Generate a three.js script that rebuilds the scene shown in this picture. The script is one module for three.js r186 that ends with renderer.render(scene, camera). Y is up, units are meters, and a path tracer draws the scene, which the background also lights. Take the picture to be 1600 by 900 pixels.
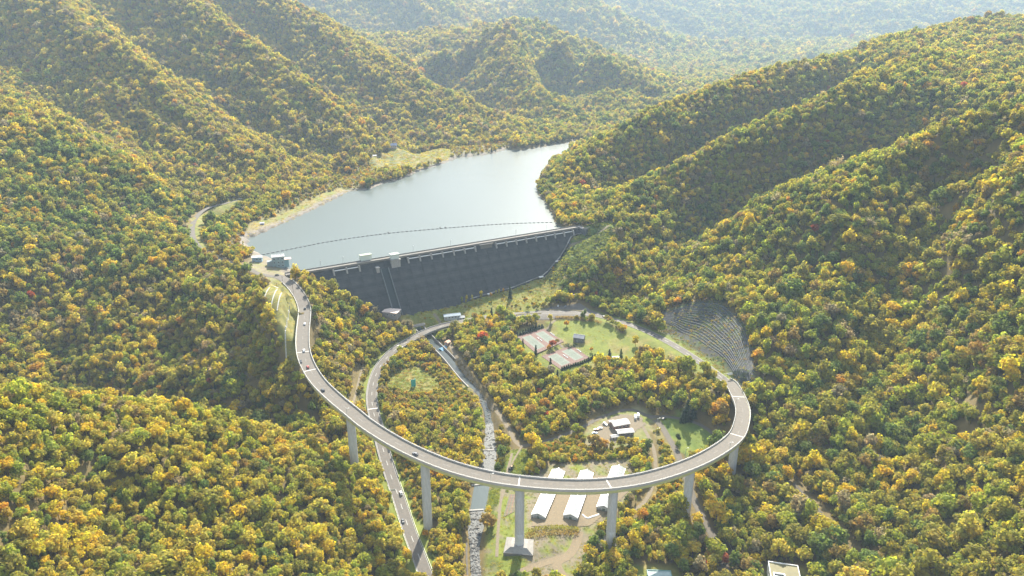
import * as THREE from 'three';
import { RoundedBoxGeometry } from 'three/addons/geometries/RoundedBoxGeometry.js';
import { mergeGeometries, mergeVertices } from 'three/addons/utils/BufferGeometryUtils.js';
import { createNoise2D, createNoise3D } from 'simplex-noise';

// ---------------------------------------------------------------- camera, sky, sun, air, exposure
// metres; y = 0 is the crest of the dam, the camera hovers 244 m above it
const scene = new THREE.Scene();
let skySeed = 4711;
const camera = new THREE.PerspectiveCamera(45.2, 16 / 9, 1, 30000);
camera.position.set(0, 244, 0);
camera.rotation.set(THREE.MathUtils.degToRad(-20), 0, 0);
const SUN = new THREE.Vector3(0.16, 0.79, -1).normalize();
// hazy autumn sky: pale at the horizon, thin streaks of cloud, a wide bright veil round the sun
{
  const W = 1024, Hh = 512, d = new Float32Array(W * Hh * 4), n = createNoise3D(() => { skySeed = (skySeed * 16807) % 2147483647; return skySeed / 2147483647; });
  for (let j = 0; j < Hh; j++) for (let i = 0; i < W; i++) {
    const el = ((j + 0.5) / Hh - 0.5) * Math.PI, az = ((i + 0.5) / W - 0.5) * 2 * Math.PI, x = Math.cos(az) * Math.cos(el), y = Math.sin(el), z = Math.sin(az) * Math.cos(el);
    const up = Math.max(0, y), hor = Math.exp(-up * 4.2), ang = Math.acos(THREE.MathUtils.clamp(x * SUN.x + y * SUN.y + z * SUN.z, -1, 1));
    const veil = 0.8 * Math.exp(-ang * 2.1) + 0.5 * Math.exp(-ang * ang * 26);
    const k = 1.1 / (up + 0.22), cx = x * k, cz = z * k;
    let c = 0, a = 0.55; for (let o = 0, f = 1; o < 5; o++) { c += a * n(cx * f * 0.8, cz * f * 1.7, o * 3.1); a *= 0.55; f *= 2.1; }
    const cloud = THREE.MathUtils.smoothstep(c, -0.02, 0.75) * THREE.MathUtils.smoothstep(up, 0.01, 0.12) * 0.65, lit = 0.62 + 0.6 * veil;
    const air = [0.07 + 0.34 * hor + veil * 0.97, 0.11 + 0.33 * hor + veil * 0.97, 0.175 + 0.3 * hor + veil * 0.95];
    for (let q = 0; q < 3; q++) d[(j * W + i) * 4 + q] = (air[q] + (lit - air[q]) * cloud) * (y < 0 ? 0.55 : 1);
    d[(j * W + i) * 4 + 3] = 1;
  }
  const t = new THREE.DataTexture(d, W, Hh, THREE.RGBAFormat, THREE.FloatType); t.mapping = THREE.EquirectangularReflectionMapping; t.magFilter = t.minFilter = THREE.LinearFilter; t.name = 'sky'; t.needsUpdate = true;
  scene.background = t; scene.environment = t;
}
scene.environmentIntensity = 1; scene.backgroundIntensity = 1;
const sun = new THREE.DirectionalLight(new THREE.Color(1, 0.925, 0.785), 4.4);
sun.name = 'sun';
sun.position.copy(SUN).multiplyScalar(4000).add(new THREE.Vector3(0, 0, -900));
sun.target.position.set(0, 0, -900);
sun.castShadow = true;
sun.shadow.mapSize.set(4096, 4096);
Object.assign(sun.shadow.camera, { left: -1600, right: 1600, top: 1600, bottom: -1600, near: 100, far: 9000 });
scene.add(sun, sun.target);
scene.fog = new THREE.FogExp2(new THREE.Color(0.62, 0.81, 1.0), 0.00009);
const renderer = new THREE.WebGLRenderer({ antialias: true });
renderer.toneMapping = THREE.LinearToneMapping;
renderer.toneMappingExposure = 3.6;
renderer.shadowMap.enabled = true;

// ---------------------------------------------------------------- helpers
let seed = 7;
const rnd = () => { seed = (seed + 0x6d2b79f5) | 0; let t = Math.imul(seed ^ (seed >>> 15), 1 | seed); t = (t + Math.imul(t ^ (t >>> 7), 61 | t)) ^ t; return ((t ^ (t >>> 14)) >>> 0) / 4294967296; };
const rr = (a, b) => a + (b - a) * rnd();
const n2 = createNoise2D(rnd), n3 = createNoise3D(rnd);
const { clamp, lerp, smoothstep } = THREE.MathUtils;
const V = (x, y, z) => new THREE.Vector3(x, y, z);
const fbm = (x, z, o = 4) => { let s = 0, a = 1, w = 0; for (let i = 0; i < o; i++) { s += a * n2(x, z); w += a; a *= 0.5; x = x * 2.03 + 7.1; z = z * 2.03 - 3.7; } return s / w; };
const ridged = (x, z, o = 3) => { let s = 0, a = 1, w = 0; for (let i = 0; i < o; i++) { s += a * (1 - 2 * Math.abs(n2(x, z))); w += a; a *= 0.5; x = x * 2.03 + 3.3; z = z * 2.03 + 9.1; } return s / w; };
const C = (r, g, b) => new THREE.Color().setRGB(r, g, b);
const names = new Map();
function numbered(name) { const k = names.get(name) ?? 0; names.set(name, k + 1); return k ? name + '_' + String(k).padStart(3, '0') : name; }
const shadows = (o) => { o.castShadow = o.receiveShadow = true; return o; };
// one named mesh of merged geometries
function obj(name, geos, mat, parent = scene) {
  geos = Array.isArray(geos) ? geos : [geos];
  let g = geos[0];
  if (geos.length > 1) {
    geos = geos.map((q) => (q.index ? q.toNonIndexed() : q));
    const keep = ['position', 'normal', 'uv', 'color'].filter((k) => geos.every((q) => q.attributes[k]));
    geos.forEach((q) => Object.keys(q.attributes).forEach((k) => keep.includes(k) || q.deleteAttribute(k)));
    g = mergeGeometries(geos);
  }
  const m = shadows(new THREE.Mesh(g, mat));
  m.name = parent === scene ? numbered(name) : name;
  parent.add(m);
  return m;
}
function tag(o, label, category, group, kind) {
  if (label) o.userData.label = label;
  if (category) o.userData.category = category;
  if (group) o.userData.group = group;
  if (kind) o.userData.kind = kind;
  return o;
}
function thing(name, label, category, pos = [0, 0, 0], turn = 0, group) {
  const o = new THREE.Group();
  o.name = numbered(name); o.position.set(...pos); o.rotation.y = turn; scene.add(o);
  return tag(o, label, category, group);
}
function copy(src, pos, turn, label, group) {
  const o = src.clone();
  o.name = numbered(src.name.replace(/_\d{3}$/, '')); o.position.set(...pos); o.rotation.y = turn; scene.add(o);
  o.userData = { ...src.userData, label };
  if (group) o.userData.group = group;
  return o;
}
const box = (w, h, d, x = 0, y = 0, z = 0, ry = 0) => { const g = new THREE.BoxGeometry(w, h, d); if (ry) g.rotateY(ry); return g.translate(x, y, z); };
const rbox = (w, h, d, r, x = 0, y = 0, z = 0) => new RoundedBoxGeometry(w, h, d, 2, r).translate(x, y, z);
const cyl = (r0, r1, h, x = 0, y = 0, z = 0, n = 12) => new THREE.CylinderGeometry(r0, r1, h, n).translate(x, y + h / 2, z);
function prism(pts, y0, y1) { // vertical prism over an (x, z) outline
  const s = new THREE.Shape(pts.map(([x, z]) => new THREE.Vector2(x, -z)));
  return new THREE.ExtrudeGeometry(s, { depth: y1 - y0, bevelEnabled: false }).rotateX(-Math.PI / 2).translate(0, y0, 0);
}
function fromTris(pos, uv, idx) {
  const g = new THREE.BufferGeometry();
  g.setAttribute('position', new THREE.Float32BufferAttribute(pos, 3));
  if (uv) g.setAttribute('uv', new THREE.Float32BufferAttribute(uv, 2));
  g.setIndex(idx); g.computeVertexNormals();
  return g;
}
// textures: tileable value noise painted into a small DataTexture; size in metres per repeat
function noiseTex(fn, n = 256, srgb = false) {
  const d = new Uint8Array(n * n * 4);
  for (let j = 0; j < n; j++) for (let i = 0; i < n; i++) { const c = fn(i / n, j / n); for (let k = 0; k < 3; k++) d[(j * n + i) * 4 + k] = clamp(c[k], 0, 1) * 255; d[(j * n + i) * 4 + 3] = 255; }
  const t = new THREE.DataTexture(d, n, n); t.wrapS = t.wrapT = THREE.RepeatWrapping; t.magFilter = THREE.LinearFilter; t.minFilter = THREE.LinearMipmapLinearFilter; t.generateMipmaps = true;
  if (srgb) t.colorSpace = THREE.SRGBColorSpace;
  t.needsUpdate = true; return t;
}
const tileN = (u, v, f, s = 0) => { // periodic noise on a torus
  const a = u * Math.PI * 2, b = v * Math.PI * 2, r = f / (Math.PI * 2);
  return (n3(Math.cos(a) * r + s, Math.sin(a) * r, Math.cos(b) * r + s * 2) + n3(Math.sin(b) * r + 9 + s, Math.cos(a) * r * 1.01 + 4, Math.sin(a) * r - s)) / 2;
};
const tileF = (u, v, f, o, s) => { let t = 0, a = 1, w = 0; for (let i = 0; i < o; i++) { t += a * tileN(u, v, f, s + i * 5); w += a; a *= 0.6; f *= 2.1; } return t / w; };
const grainTex = noiseTex((u, v) => { const g = 0.82 + 0.3 * tileF(u, v, 6, 5, 1); return [g, g, g]; });
const patchTex = noiseTex((u, v) => { const a = tileF(u, v, 5, 5, 3), b = tileF(u, v, 9, 4, 11); return [0.8 + 0.35 * a + 0.1 * b, 0.8 + 0.3 * a, 0.78 + 0.28 * a - 0.12 * b]; });
const streakTex = noiseTex((u, v) => { // weathered concrete: vertical runs and blotches
  const s = tileF(u, v * 0.08, 22, 3, 5), b = tileF(u, v, 4, 5, 8), g = 0.84 + 0.2 * s + 0.24 * b; return [g, g, g * 1.005]; }, 512);
const std = (color, rough = 0.85, extra = {}) => new THREE.MeshStandardMaterial({ color, roughness: rough, ...extra });
const rep = (t, n) => { const q = t.clone(); q.repeat.set(n, n); q.needsUpdate = true; return q; };

// ---------------------------------------------------------------- the lie of the land: known heights along ridges, gullies, banks and yards
const DECK = [[195.5,-52.5,-567.4], [197.8,-52,-561.6], [196,-49.7,-530.2], [192,-48,-506.4], [183.7,-46.2,-483.1], [170.8,-44.1,-458.2], [143.8,-41.3,-429.8], [115.6,-38.7,-408.8], [86.1,-36.3,-393.2], [59.1,-34.2,-384.7], [33.5,-32.4,-381.7], [4.2,-30.2,-382.5], [-16.9,-28.7,-386], [-42.9,-26.7,-395], [-70.7,-24.3,-410.5], [-90.8,-22.5,-425.5], [-107.3,-20.9,-440.1], [-119.3,-19.6,-452.9], [-134.4,-18,-468.9], [-152.7,-15.9,-490.9], [-164.9,-14.3,-510], [-176.3,-12.4,-532.7], [-183.5,-10.9,-552.7], [-190,-9.1,-576.4], [-195.9,-7.2,-602], [-201.3,-5.5,-623.8], [-212.3,-3.5,-649.9], [-227.5,-1.3,-675.9], [-237.7,0,-690.2]];
const ROAD = [[-54.5,-85,-355], [-62.2,-84,-374.2], [-72,-83,-398.6], [-84.3,-81.5,-432.3], [-95.7,-79.5,-461.7], [-107.2,-77,-493.9], [-116.6,-75,-522.6], [-125.5,-73,-549.8], [-131.7,-71.5,-576.8], [-134.3,-70,-614.5], [-131.3,-69,-641.2], [-123.3,-67.5,-665.7], [-111.1,-66.3,-686], [-89,-64.6,-713.5], [-58.5,-62.6,-730.1], [-34,-61.3,-739.4], [0,-60.2,-746.5], [44.9,-59,-750.4], [78.2,-58,-747], [109.1,-57,-727.1], [139.9,-56,-695.4], [160.6,-55,-661], [177.8,-54,-622], [189.2,-53.2,-589.6], [195.6,-52.6,-567.6]];
const LAKE_Y = -4;
const SHORE = [[90.7,-4,-903.7], [60.7,-4,-937.3], [58.1,-4,-988.4], [50.9,-4,-1079.9], [40.7,-4,-1141.6], [40,-4,-1188.3], [50.8,-4,-1268.4], [65.2,-4,-1352.4], [91.4,-4,-1455.2], [128,-4,-1582.9], [168.2,-4,-1701.4], [216.7,-4,-1755.9], [170.6,-4,-1778.6], [126.1,-4,-1722.8], [76.5,-4,-1670.2], [17.7,-4,-1611.1], [-15,-4,-1630.3], [-43.2,-4,-1564.7], [-81.7,-4,-1529.4], [-118.4,-4,-1512.3], [-144.8,-4,-1424.3], [-181,-4,-1345.5], [-202.2,-4,-1262.4], [-232.6,-4,-1221.5], [-242.5,-4,-1177.6], [-276.5,-4,-1162], [-289.3,-4,-1098.2], [-306.6,-4,-1011.9], [-323.8,-4,-944.3], [-336.5,-4,-897.2], [-344.7,-4,-872.2], [-338.2,-4,-842.6], [-317.2,-4,-804.1], [-294.7,-4,-783.5], [-267.3,-4,-763.9], [-245.6,-4,-736]].map((p) => [p[0], p[2]]);
const DAM_A = [-241.5,0,-716.4], DAM_B = [91.7,0,-915.4];

const CTRL = []; // [x, y, z]
function line(pts, drop = 0, step = 0) { // heights known along a line in the land
  for (let i = 0; i < pts.length; i++) {
    const a = pts[i], b = pts[i + 1];
    CTRL.push([a[0], a[1] - drop, a[2]]);
    if (!b) break;
    const d = Math.hypot(b[0] - a[0], b[2] - a[2]), m = Math.min(6, Math.floor(d / (step || 45 + Math.abs(a[2]) * 0.03)));
    for (let k = 1; k <= m; k++) { const t = k / (m + 1); CTRL.push([lerp(a[0], b[0], t), lerp(a[1], b[1], t) - drop, lerp(a[2], b[2], t)]); }
  }
}
const pts = (list, drop = 0) => list.forEach((p) => CTRL.push([p[0], p[1] - drop, p[2]]));
const T = 8; // the ridge lines one sees are treetops
// right-hand ridges, the nearest first
line([[226.5,-8,-839], [293.7,34,-862], [365.5,70,-871], [428.3,100,-860], [454.2,118,-825], [474.2,136,-800], [511,152,-783], [538.1,165,-745], [581.5,180,-720]], T);           // long spur above the terraced slope
line([[137.2,-58,-792], [171,-50,-830], [213.4,-36,-880], [264.1,-24,-915], [328,-12,-955], [399.5,14,-985], [467.2,38,-1000], [532.5,66,-1010], [591.5,98,-1010], [647,124,-990]], 8); // gully behind it
line([[113.1,8,-955], [149.3,22,-993], [192.1,38,-1030], [252.9,63,-1053], [337.8,100,-1058], [419.3,135,-1082], [484.2,157,-1105], [545.7,177,-1160], [675.3,198,-1300], [808.9,212,-1420]], 12);
line([[70.1,-4,-1000], [105.8,-2,-1070], [153.7,-2,-1130], [222.3,0,-1190], [296.4,6,-1225], [386.5,18,-1265], [481.3,40,-1310], [585.3,72,-1370], [705,118,-1470]], 6);
line([[46.7,2,-1190], [77.8,27,-1200], [113.1,49,-1230], [184.9,81,-1270], [286.8,121,-1330], [410.1,163,-1400], [560.6,190,-1480], [765.9,210,-1650], [938.8,244,-1800], [1209,280,-2000], [1451.8,278,-2100], [1746,290,-2200]], 14);
pts([[60.4,-2,-1300], [117.9,4,-1420], [229,6,-1560], [372.3,12,-1700], [522.4,30,-1800], [716.8,70,-1900], [990,110,-2100], [233.5,46,-1420], [353.3,70,-1500], [489.5,110,-1560]], 0);
pts([[626.5,165,-1080], [715.5,173,-1150], [678.9,168,-1000], [882.4,192,-1250], [1023.5,218,-1500], [865.3,206,-1450], [1141.9,240,-1750], [1102.1,220,-1400], [837.5,205,-1000]], 14);
pts([[230.1,-18,-787.1], [197.7,-30,-775], [261.4,3,-771.3], [285.8,0,-733], [324.7,45,-757.7], [339.3,25,-700.9], [358.4,80,-765], [367,60,-700.6], [424.9,82,-755.7], [458.2,125,-709.7], [482.6,140,-656.2]], T - 2);
pts([[158.5,-52,-760.3], [186.9,-34,-726], [225.8,-18,-691.8], [245.2,-18,-627.9], [227.1,-46,-547.7], [274.3,-10,-608.8], [314,0,-633.7], [264.4,-34,-574.8], [290.6,-20,-572.4], [288.4,-4,-681.4], [334.8,12,-656.2]], 5);
line([[488.8,52,-745], [440.5,38,-692.8], [418.1,27,-672.6], [383.1,0,-633.7], [349.1,-22,-583.8], [339.4,-38,-556.9], [319.6,-48,-506.4], [292.6,-60,-450.3], [242.9,-66,-404.6], [220.4,-66,-365.5]], 0);
line([[477.8,140,-572.9], [450.1,110,-598.5], [428.2,85,-616.9], [412.8,58,-625.6], [398.9,20,-624.4], [374.9,-4,-594.4]], T);
pts([[409.8,42,-555], [365.5,18,-478.4], [379.6,18,-541.6], [419.5,60,-536.2], [365.3,28,-446.6], [349,-10,-525.2], [334.8,-30,-475.2], [320,-14,-397], [290.1,-38,-388.1], [290.7,-20,-327.2], [341.4,2,-402.9], [313.8,0,-335.8], [334.5,-2,-444.9], [304.8,-44,-443.1]], T - 2);
pts([[260.8,-42,-496], [257.7,-50,-452.3], [241.3,-60,-467.7], [215.3,-70,-436.1], [221.9,-66,-397.6], [212.6,-72,-481.6], [231.3,-58,-523.7], [171.6,-80,-430.3], [173.8,-80,-382], [201.7,-72,-349.1], [240,-58,-350.2], [252.6,-42,-311], [273.5,-50,-377.1], [263.8,-60,-403.8], [260.3,-20,-278.2], [277.1,0,-265.3], [139,-84,-380.4], [177.8,-80,-346.8]], 3);
line([[158.4,-56,-719], [177.6,-56,-676.5], [192,-54,-627.9], [202.1,-53,-556], [209.3,-58,-523.7], [205.7,-70,-492.5]]);
pts([[167.8,-48,-718.4], [184.3,-38,-712.6], [206.8,-29,-693.6], [228.4,-26,-686], [226.4,-32,-613.2], [220.9,-42,-564.8], [206.6,-40,-663.4], [213.1,-44,-595.5], [191.4,-46,-680.8]], 0);
// the valley floor
pts([[-93.7,-75,-602.5], [-103.5,-73,-628.8], [-114.5,-72,-596.8], [-60.8,-78,-582.4], [-70,-75,-616], [-45.7,-80,-539.4], [-90.3,-76,-532.7], [-53.6,-80,-498.5], [37.1,-72,-596.8], [58.2,-75,-553.2], [0,-73,-598.7], [11.4,-79,-537.7], [-26.4,-68,-645.1], [-13.8,-64,-684.3], [-47.8,-66,-672.2]], 0);
pts([[27.9,-66,-688.7], [52.7,-67.5,-644.1], [84,-64,-692.8], [107.4,-64,-659.8], [72.4,-61,-721.6], [129.4,-62,-632.7], [143.8,-62,-577.9], [170.4,-62,-541.9], [142.4,-71,-540.7], [89.8,-77,-529], [64.9,-78,-505.1], [116.7,-76,-555], [151.7,-76,-506.9], [171,-74,-498.8], [111.8,-78,-495.4], [132.9,-77.5,-494.7]], 0);
pts([[14.3,-81,-431.7], [47.2,-81,-424.2], [75.7,-82,-425.5], [30.7,-80,-471], [76.7,-79.5,-470.3], [4.3,-81.5,-381.2], [21.1,-83,-367.1], [66,-84,-386.7], [41.5,-85,-357.8], [102.7,-82,-418.2], [128.3,-82.5,-408.2], [143.6,-81.5,-432.3], [171.4,-75,-463.8], [110.5,-85,-369.4], [85,-85,-369.4], [0,-80,-479.9], [-4.7,-82.5,-418.8], [-4.2,-86,-358.9]], 0);
line([[-88.1,-72,-677], [-67.2,-74,-657.5], [-48.1,-77.5,-620.8], [-32.1,-79.5,-591.4], [-21,-82,-553.8], [-18.4,-84,-504.7], [-18.7,-84.6,-477.7], [-24.1,-85.8,-456.4], [-25.5,-87,-432], [-26.5,-88,-404.6], [-25.3,-89,-379.9], [-23,-90,-360.4]], 0, 30);
pts([[-46.8,-83,-419.4], [-47.9,-85,-381.5], [-41.6,-86,-358.9], [-35.9,-86,-395.5], [-80.5,-79,-461], [-66.9,-81,-431.7], [-54.2,-82,-448.7]], 0);
line(ROAD, 0, 40);
pts([[-65.8,-82,-354.5], [-74.9,-79,-374.6], [-91.3,-75,-409.2], [-110,-70,-448.2], [-123,-66,-477]], 0);
// foot of the dam and its two banks
line([[-144.7,-52.1,-724.6], [-117.8,-54.6,-738.5], [-75.8,-56,-762.3], [-31.3,-52.6,-792], [0,-51.4,-811.7], [41.2,-45,-842.1], [64.1,-28.2,-871.1], [80.1,-8,-898.9]], 0, 25);
pts([[-115,-59,-716.9], [-74,-59,-741.6], [-30.5,-58,-767.3], [23,-57,-771], [62,-57,-781.7], [105.9,-57,-760.6], [132.6,-56,-738.1], [-136.4,-62,-714.7], [-143.3,-66,-672.2], [-142.3,-68,-630.3]], 0);
pts([[55.4,-42,-833.4], [70.1,-22,-851.3], [129.4,-6,-901.2], [84.2,-30,-823.2], [118.6,-26,-811.2], [99.4,-46,-774.4], [78,-48,-790.9], [90.7,1,-905], [113.6,3,-917.7], [137.2,4,-931.2], [131.8,-10,-826.3], [140.9,-38,-797.7], [101.1,-12,-875.7], [87.2,-20,-858.8], [40.2,-52,-818], [23.8,-55,-803]], 0);
line([[-218.3,-3,-704.9], [-212,-16,-718.5], [-191.3,-28,-716.2], [-168.9,-42,-722.7], [-147.9,-54,-725.5]], 0, 25);
pts([[-186.1,-33,-663.9], [-181.4,-42,-591.3], [-155.2,-62,-632.7], [-158.6,-56,-566.6], [-171.8,-50,-653.2], [-193.7,-25,-644.7], [-144.5,-70,-593], [-132.6,-72,-548], [-139.9,-62,-519.9], [-129.6,-66,-495.9]], 0);
line([[-242.7,-0.5,-699.8], [-227.8,-1.6,-676.7], [-212.4,-3.6,-650.2], [-201.3,-5.6,-624], [-196.5,-8,-604], [-192.8,-12,-583]], 0, 25);
pts([[-278.4,3,-713], [-279.6,1,-758], [-249.5,1,-687.4], [-253,6,-650.2], [-255.4,2,-628.5], [-213.7,2,-580], [-230.8,8,-612.9], [-202.5,-8,-573.9], [-192.7,-18,-541.7], [-183.5,-40,-536.4], [-198.8,-38,-532.6]], 0);
// lower left hill and the side valley behind it
line([[-301.1,50,-362.4], [-286.1,44,-372], [-272.1,32,-390.1], [-253.8,20,-405.2], [-225.6,0,-430.3], [-186.2,-20,-439.5], [-157.2,-36,-446.1], [-129.4,-48,-445], [-102.6,-60,-426], [-82.6,-72,-398.4]], 9);
pts([[-219.9,-12,-328.4], [-228.1,18,-245.8], [-252.9,38,-288.7], [-140.3,-34,-302.3], [-191.8,-6,-350.4], [-125.4,-48,-374.5], [-96.1,-66,-348], [-225.3,4,-282.9], [-161.2,-30,-363.9], [-263.8,50,-248.8], [-299.1,80,-284.4], [-162.7,-20,-278.2], [-73.6,-80,-352.3]], 7);
line([[-131,-68,-455], [-153.3,-66,-475], [-220.5,-70,-520], [-282.5,-72,-535], [-341.3,-70,-540], [-393.8,-64,-535], [-445,-58,-530], [-508,-45,-530]], 3);
// the left wall of the valley
pts([[-433.4,-14,-618.3], [-483.8,-6,-631.8], [-385.9,-18,-644.6], [-312,-16,-623.1], [-255.5,-46,-547.7], [-228.3,-26,-558.3], [-190.2,-54,-516.8], [-327.3,2,-664.9], [-407.6,12,-697], [-485.8,20,-716.9], [-517.2,30,-684.9], [-401.7,22,-759.4], [-340.8,10,-748.9], [-312.4,-46,-560], [-378.8,-36,-578.9], [-434.8,-34,-574.8]], 5);
line([[-465.9,0,-690.2], [-448.4,-26,-647.1], [-429.1,-46,-599.6]], 6);
line([[-357.3,-6,-707.2], [-343.2,-30,-656.7], [-330.6,-50,-607.9]], 6);
line([[-286.2,2,-705.2], [-266.1,-20,-632.7], [-234.2,-44,-568.7], [-177.4,-60,-527.2]], 2);
pts([[-439.1,10,-925], [-407.4,8,-1030], [-564.5,58,-860], [-498.8,34,-880], [-630,76,-880]], 5);
line([[-465,26,-930], [-543.8,72,-980], [-649.9,108,-1050], [-786.2,134,-1150], [-980.8,156,-1280], [-1184.7,190,-1400]], 0);
line([[-427.3,8,-960], [-541.1,44,-1080], [-668.7,76,-1200], [-837.2,118,-1350], [-1023.5,164,-1500], [-1240,220,-1650]], 28);
line([[-382.8,12,-1230], [-476.1,54,-1300], [-605.1,106,-1400], [-741.9,178,-1500], [-917.2,248,-1650], [-1120.7,338,-1850], [-1346.5,420,-2050]], 0);
line([[-335.2,5,-1290], [-461.8,36,-1400], [-603.9,82,-1520], [-743.5,142,-1640], [-913.4,212,-1800], [-1073.2,300,-1980], [-1266.9,400,-2200]], 32);
line([[-280.6,14,-1530], [-375.6,74,-1600], [-526.5,158,-1750], [-672.4,226,-1880], [-807.9,306,-2000], [-946.2,400,-2150], [-1118.2,500,-2350]], 0);
line([[-217.5,8,-1640], [-389.2,36,-1790], [-558.6,112,-1960], [-753.2,200,-2150], [-948.8,320,-2350], [-1120.4,440,-2550]], 36);
line([[-428.6,6,-899.5], [-390.9,4,-821], [-441.6,7,-994.5], [-422.8,8,-1045.1], [-388.1,6,-1120.1], [-371,6,-1247.1], [-350.7,6,-1304.4], [-315.5,5,-1425.5]], 0, 40);
pts([[-351.5,0,-922.2], [-331.3,-1,-999.7], [-292.7,-1,-1113.2], [-362.5,3,-1176.1], [-284.1,1,-1273.3], [-239.6,2,-1443.3], [-170.3,2,-1544.6], [-115.9,1,-1578.6], [-278.4,4,-1514.2], [-31,3,-1695.5], [46.7,2,-1702.5], [130,2,-1781.6]], 0);
line([[101.4,8,-1795], [33.5,33,-1850], [-70.1,65,-1950], [-182.4,110,-2050], [-339.4,192,-2150], [-469.9,238,-2250], [-646.8,312,-2350], [-773,372,-2450], [-984.9,470,-2600]], 30);
// hills beyond the lake
line([[290.3,4,-2000], [193.3,40,-2150], [102.4,90,-2300], [33,160,-2500], [0,220,-2700], [25.1,268,-2900]], T);
line([[-379.2,172,-2700], [-339.3,140,-2750], [-244.9,196,-2800], [-100.1,250,-2880], [25.1,268,-2900], [150.2,246,-2880], [294.7,176,-2800], [423.7,112,-2660], [512.6,68,-2500], [539,20,-2350]], T);
line([[-168.3,50,-2350], [-88.9,90,-2500], [-140.4,130,-2650]], 10);
pts([[-193.7,30,-2150], [0,8,-2000], [388.3,14,-2150], [476.9,8,-2200], [299.8,70,-2400], [438.2,50,-2450], [629.6,6,-2500], [773.7,20,-2700], [188.3,8,-2080]], 4);
line([[124.6,3,-1960], [0,6,-2200], [-132.1,16,-2450], [-284.2,40,-2650], [-504,110,-2850], [-733.2,210,-3000]], 10);
line([[272.4,0,-2000], [127.1,6,-2350], [120.6,40,-2700], [79.5,112,-3000], [43.2,200,-3300], [30.8,272,-3550]], 0);
line([[-478.2,90,-3000], [-394.5,129,-3200], [-288.6,189,-3300], [-119.7,262,-3450], [30.7,292,-3550], [182.3,256,-3500], [357.5,170,-3400], [509.9,82,-3200], [604.8,38,-2950], [619,-0,-2650]], 0);
line([[-192.7,50,-2700], [-132.5,110,-3000], [-86.6,190,-3300]], 14); line([[212,0,-2350], [253.2,40,-2700], [269.7,100,-3050]], 12);
pts([[-202.7,20,-2250], [0,8,-2000], [388.7,8,-2150], [498.4,0,-2300], [372.5,30,-2600], [494.8,4,-2500], [630.1,0,-2500], [774.8,10,-2700]], 4);
pts([[-369.3,110,-4200], [0,90,-4300], [379.3,70,-4300], [709,30,-4000], [-644.6,190,-4100], [832.9,10,-3600], [892.6,120,-6800], [-287.6,200,-6600], [1761.9,90,-6700], [2973.6,130,-6800], [4025.8,200,-6600]], 0);
line([[-1344.2,430,-4900], [-1045.3,490,-5100], [-885.6,535,-5200], [-720.8,566,-5300], [-490,452,-5200], [-355.1,366,-5150], [-220.9,290,-5100]], 0); line([[-1021.5,190,-4500], [-731.8,170,-4650], [-402.8,150,-4600], [-163.1,130,-4650]], 0);  line([[-720.8,566,-5300], [-562.7,370,-4950], [-450.3,220,-4700]], 0); line([[-910.2,420,-5050], [-771.6,250,-4800]], 20);
line([[-217.5,230,-5000], [-49.9,420,-5800], [302.7,510,-5900], [657.8,462,-5900], [1056.7,276,-5800], [1250.3,156,-5500], [1374.8,76,-5300]], 0); line([[353.2,505,-5900], [507.9,340,-5600], [653.5,190,-5350]], 0); line([[-137.8,150,-5250], [232,140,-5300], [592.7,120,-5200], [967.9,100,-5250]], 0);
line([[1038.3,30,-4700], [1573.1,92,-5600], [1823.7,168,-5800], [2221.7,124,-5900], [2723.3,176,-6000], [3033.5,200,-5800]], 0);
pts([[856.7,10,-3200], [970,10,-3900], [1278.8,30,-3600], [1461.8,70,-3300], [1690.7,130,-3200], [1835.2,200,-3000], [2360.1,260,-3200], [1828.5,40,-4600], [2620.5,140,-4600]], 0);
line([[-3879.1,1000,-9200], [-760.3,940,-9000], [762.9,860,-9000], [1935.2,780,-9100], [3066.6,740,-9000], [4596.2,760,-9000], [6123.2,780,-9000], [7647.6,800,-9000]], 0);
line([[-246.4,560,-7200], [627.4,470,-7300], [1275.4,420,-7400], [1895.6,330,-7300], [2555.9,380,-7400], [3459.5,420,-7300], [4394.2,460,-7300], [5638.3,500,-7300]], 0);
pts([[-4202.1,700,-5000], [-3215.9,620,-3500], [1610.1,900,-9500], [-3207.6,1000,-9500], [7245.6,900,-9500], [4754.6,500,-4000], [2769.2,380,-2500]], 0);
pts([[-700, 90, -250], [-500, 60, -200], [600, 60, -250], [750, 140, -600], [0, -90, -150], [-250, 0, -180], [250, -60, -180]], 0);

// smooth surface through them: multiquadric interpolation
const height0 = (() => {
  const P = CTRL, n = P.length, c2 = 12 * 12, A = Array.from({ length: n }, () => new Float64Array(n + 1));
  const phi = (dx, dz) => Math.sqrt(dx * dx + dz * dz + c2) * 0.01;
  for (let i = 0; i < n; i++) { for (let j = 0; j < n; j++) A[i][j] = phi(P[i][0] - P[j][0], P[i][2] - P[j][2]); A[i][i] -= 0.05; A[i][n] = P[i][1]; }
  for (let k = 0; k < n; k++) {
    let p = k; for (let i = k + 1; i < n; i++) if (Math.abs(A[i][k]) > Math.abs(A[p][k])) p = i;
    [A[k], A[p]] = [A[p], A[k]];
    const R = A[k];
    for (let i = k + 1; i < n; i++) { const f = A[i][k] / R[k]; if (f) { const Q = A[i]; for (let j = k; j <= n; j++) Q[j] -= f * R[j]; } }
  }
  const w = new Float64Array(n);
  for (let i = n - 1; i >= 0; i--) { let s = A[i][n]; for (let j = i + 1; j < n; j++) s -= A[i][j] * w[j]; w[i] = s / A[i][i]; }
  return (x, z) => { let s = 0; for (let i = 0; i < n; i++) s += w[i] * phi(x - P[i][0], z - P[i][2]); return s; };
})();

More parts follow.
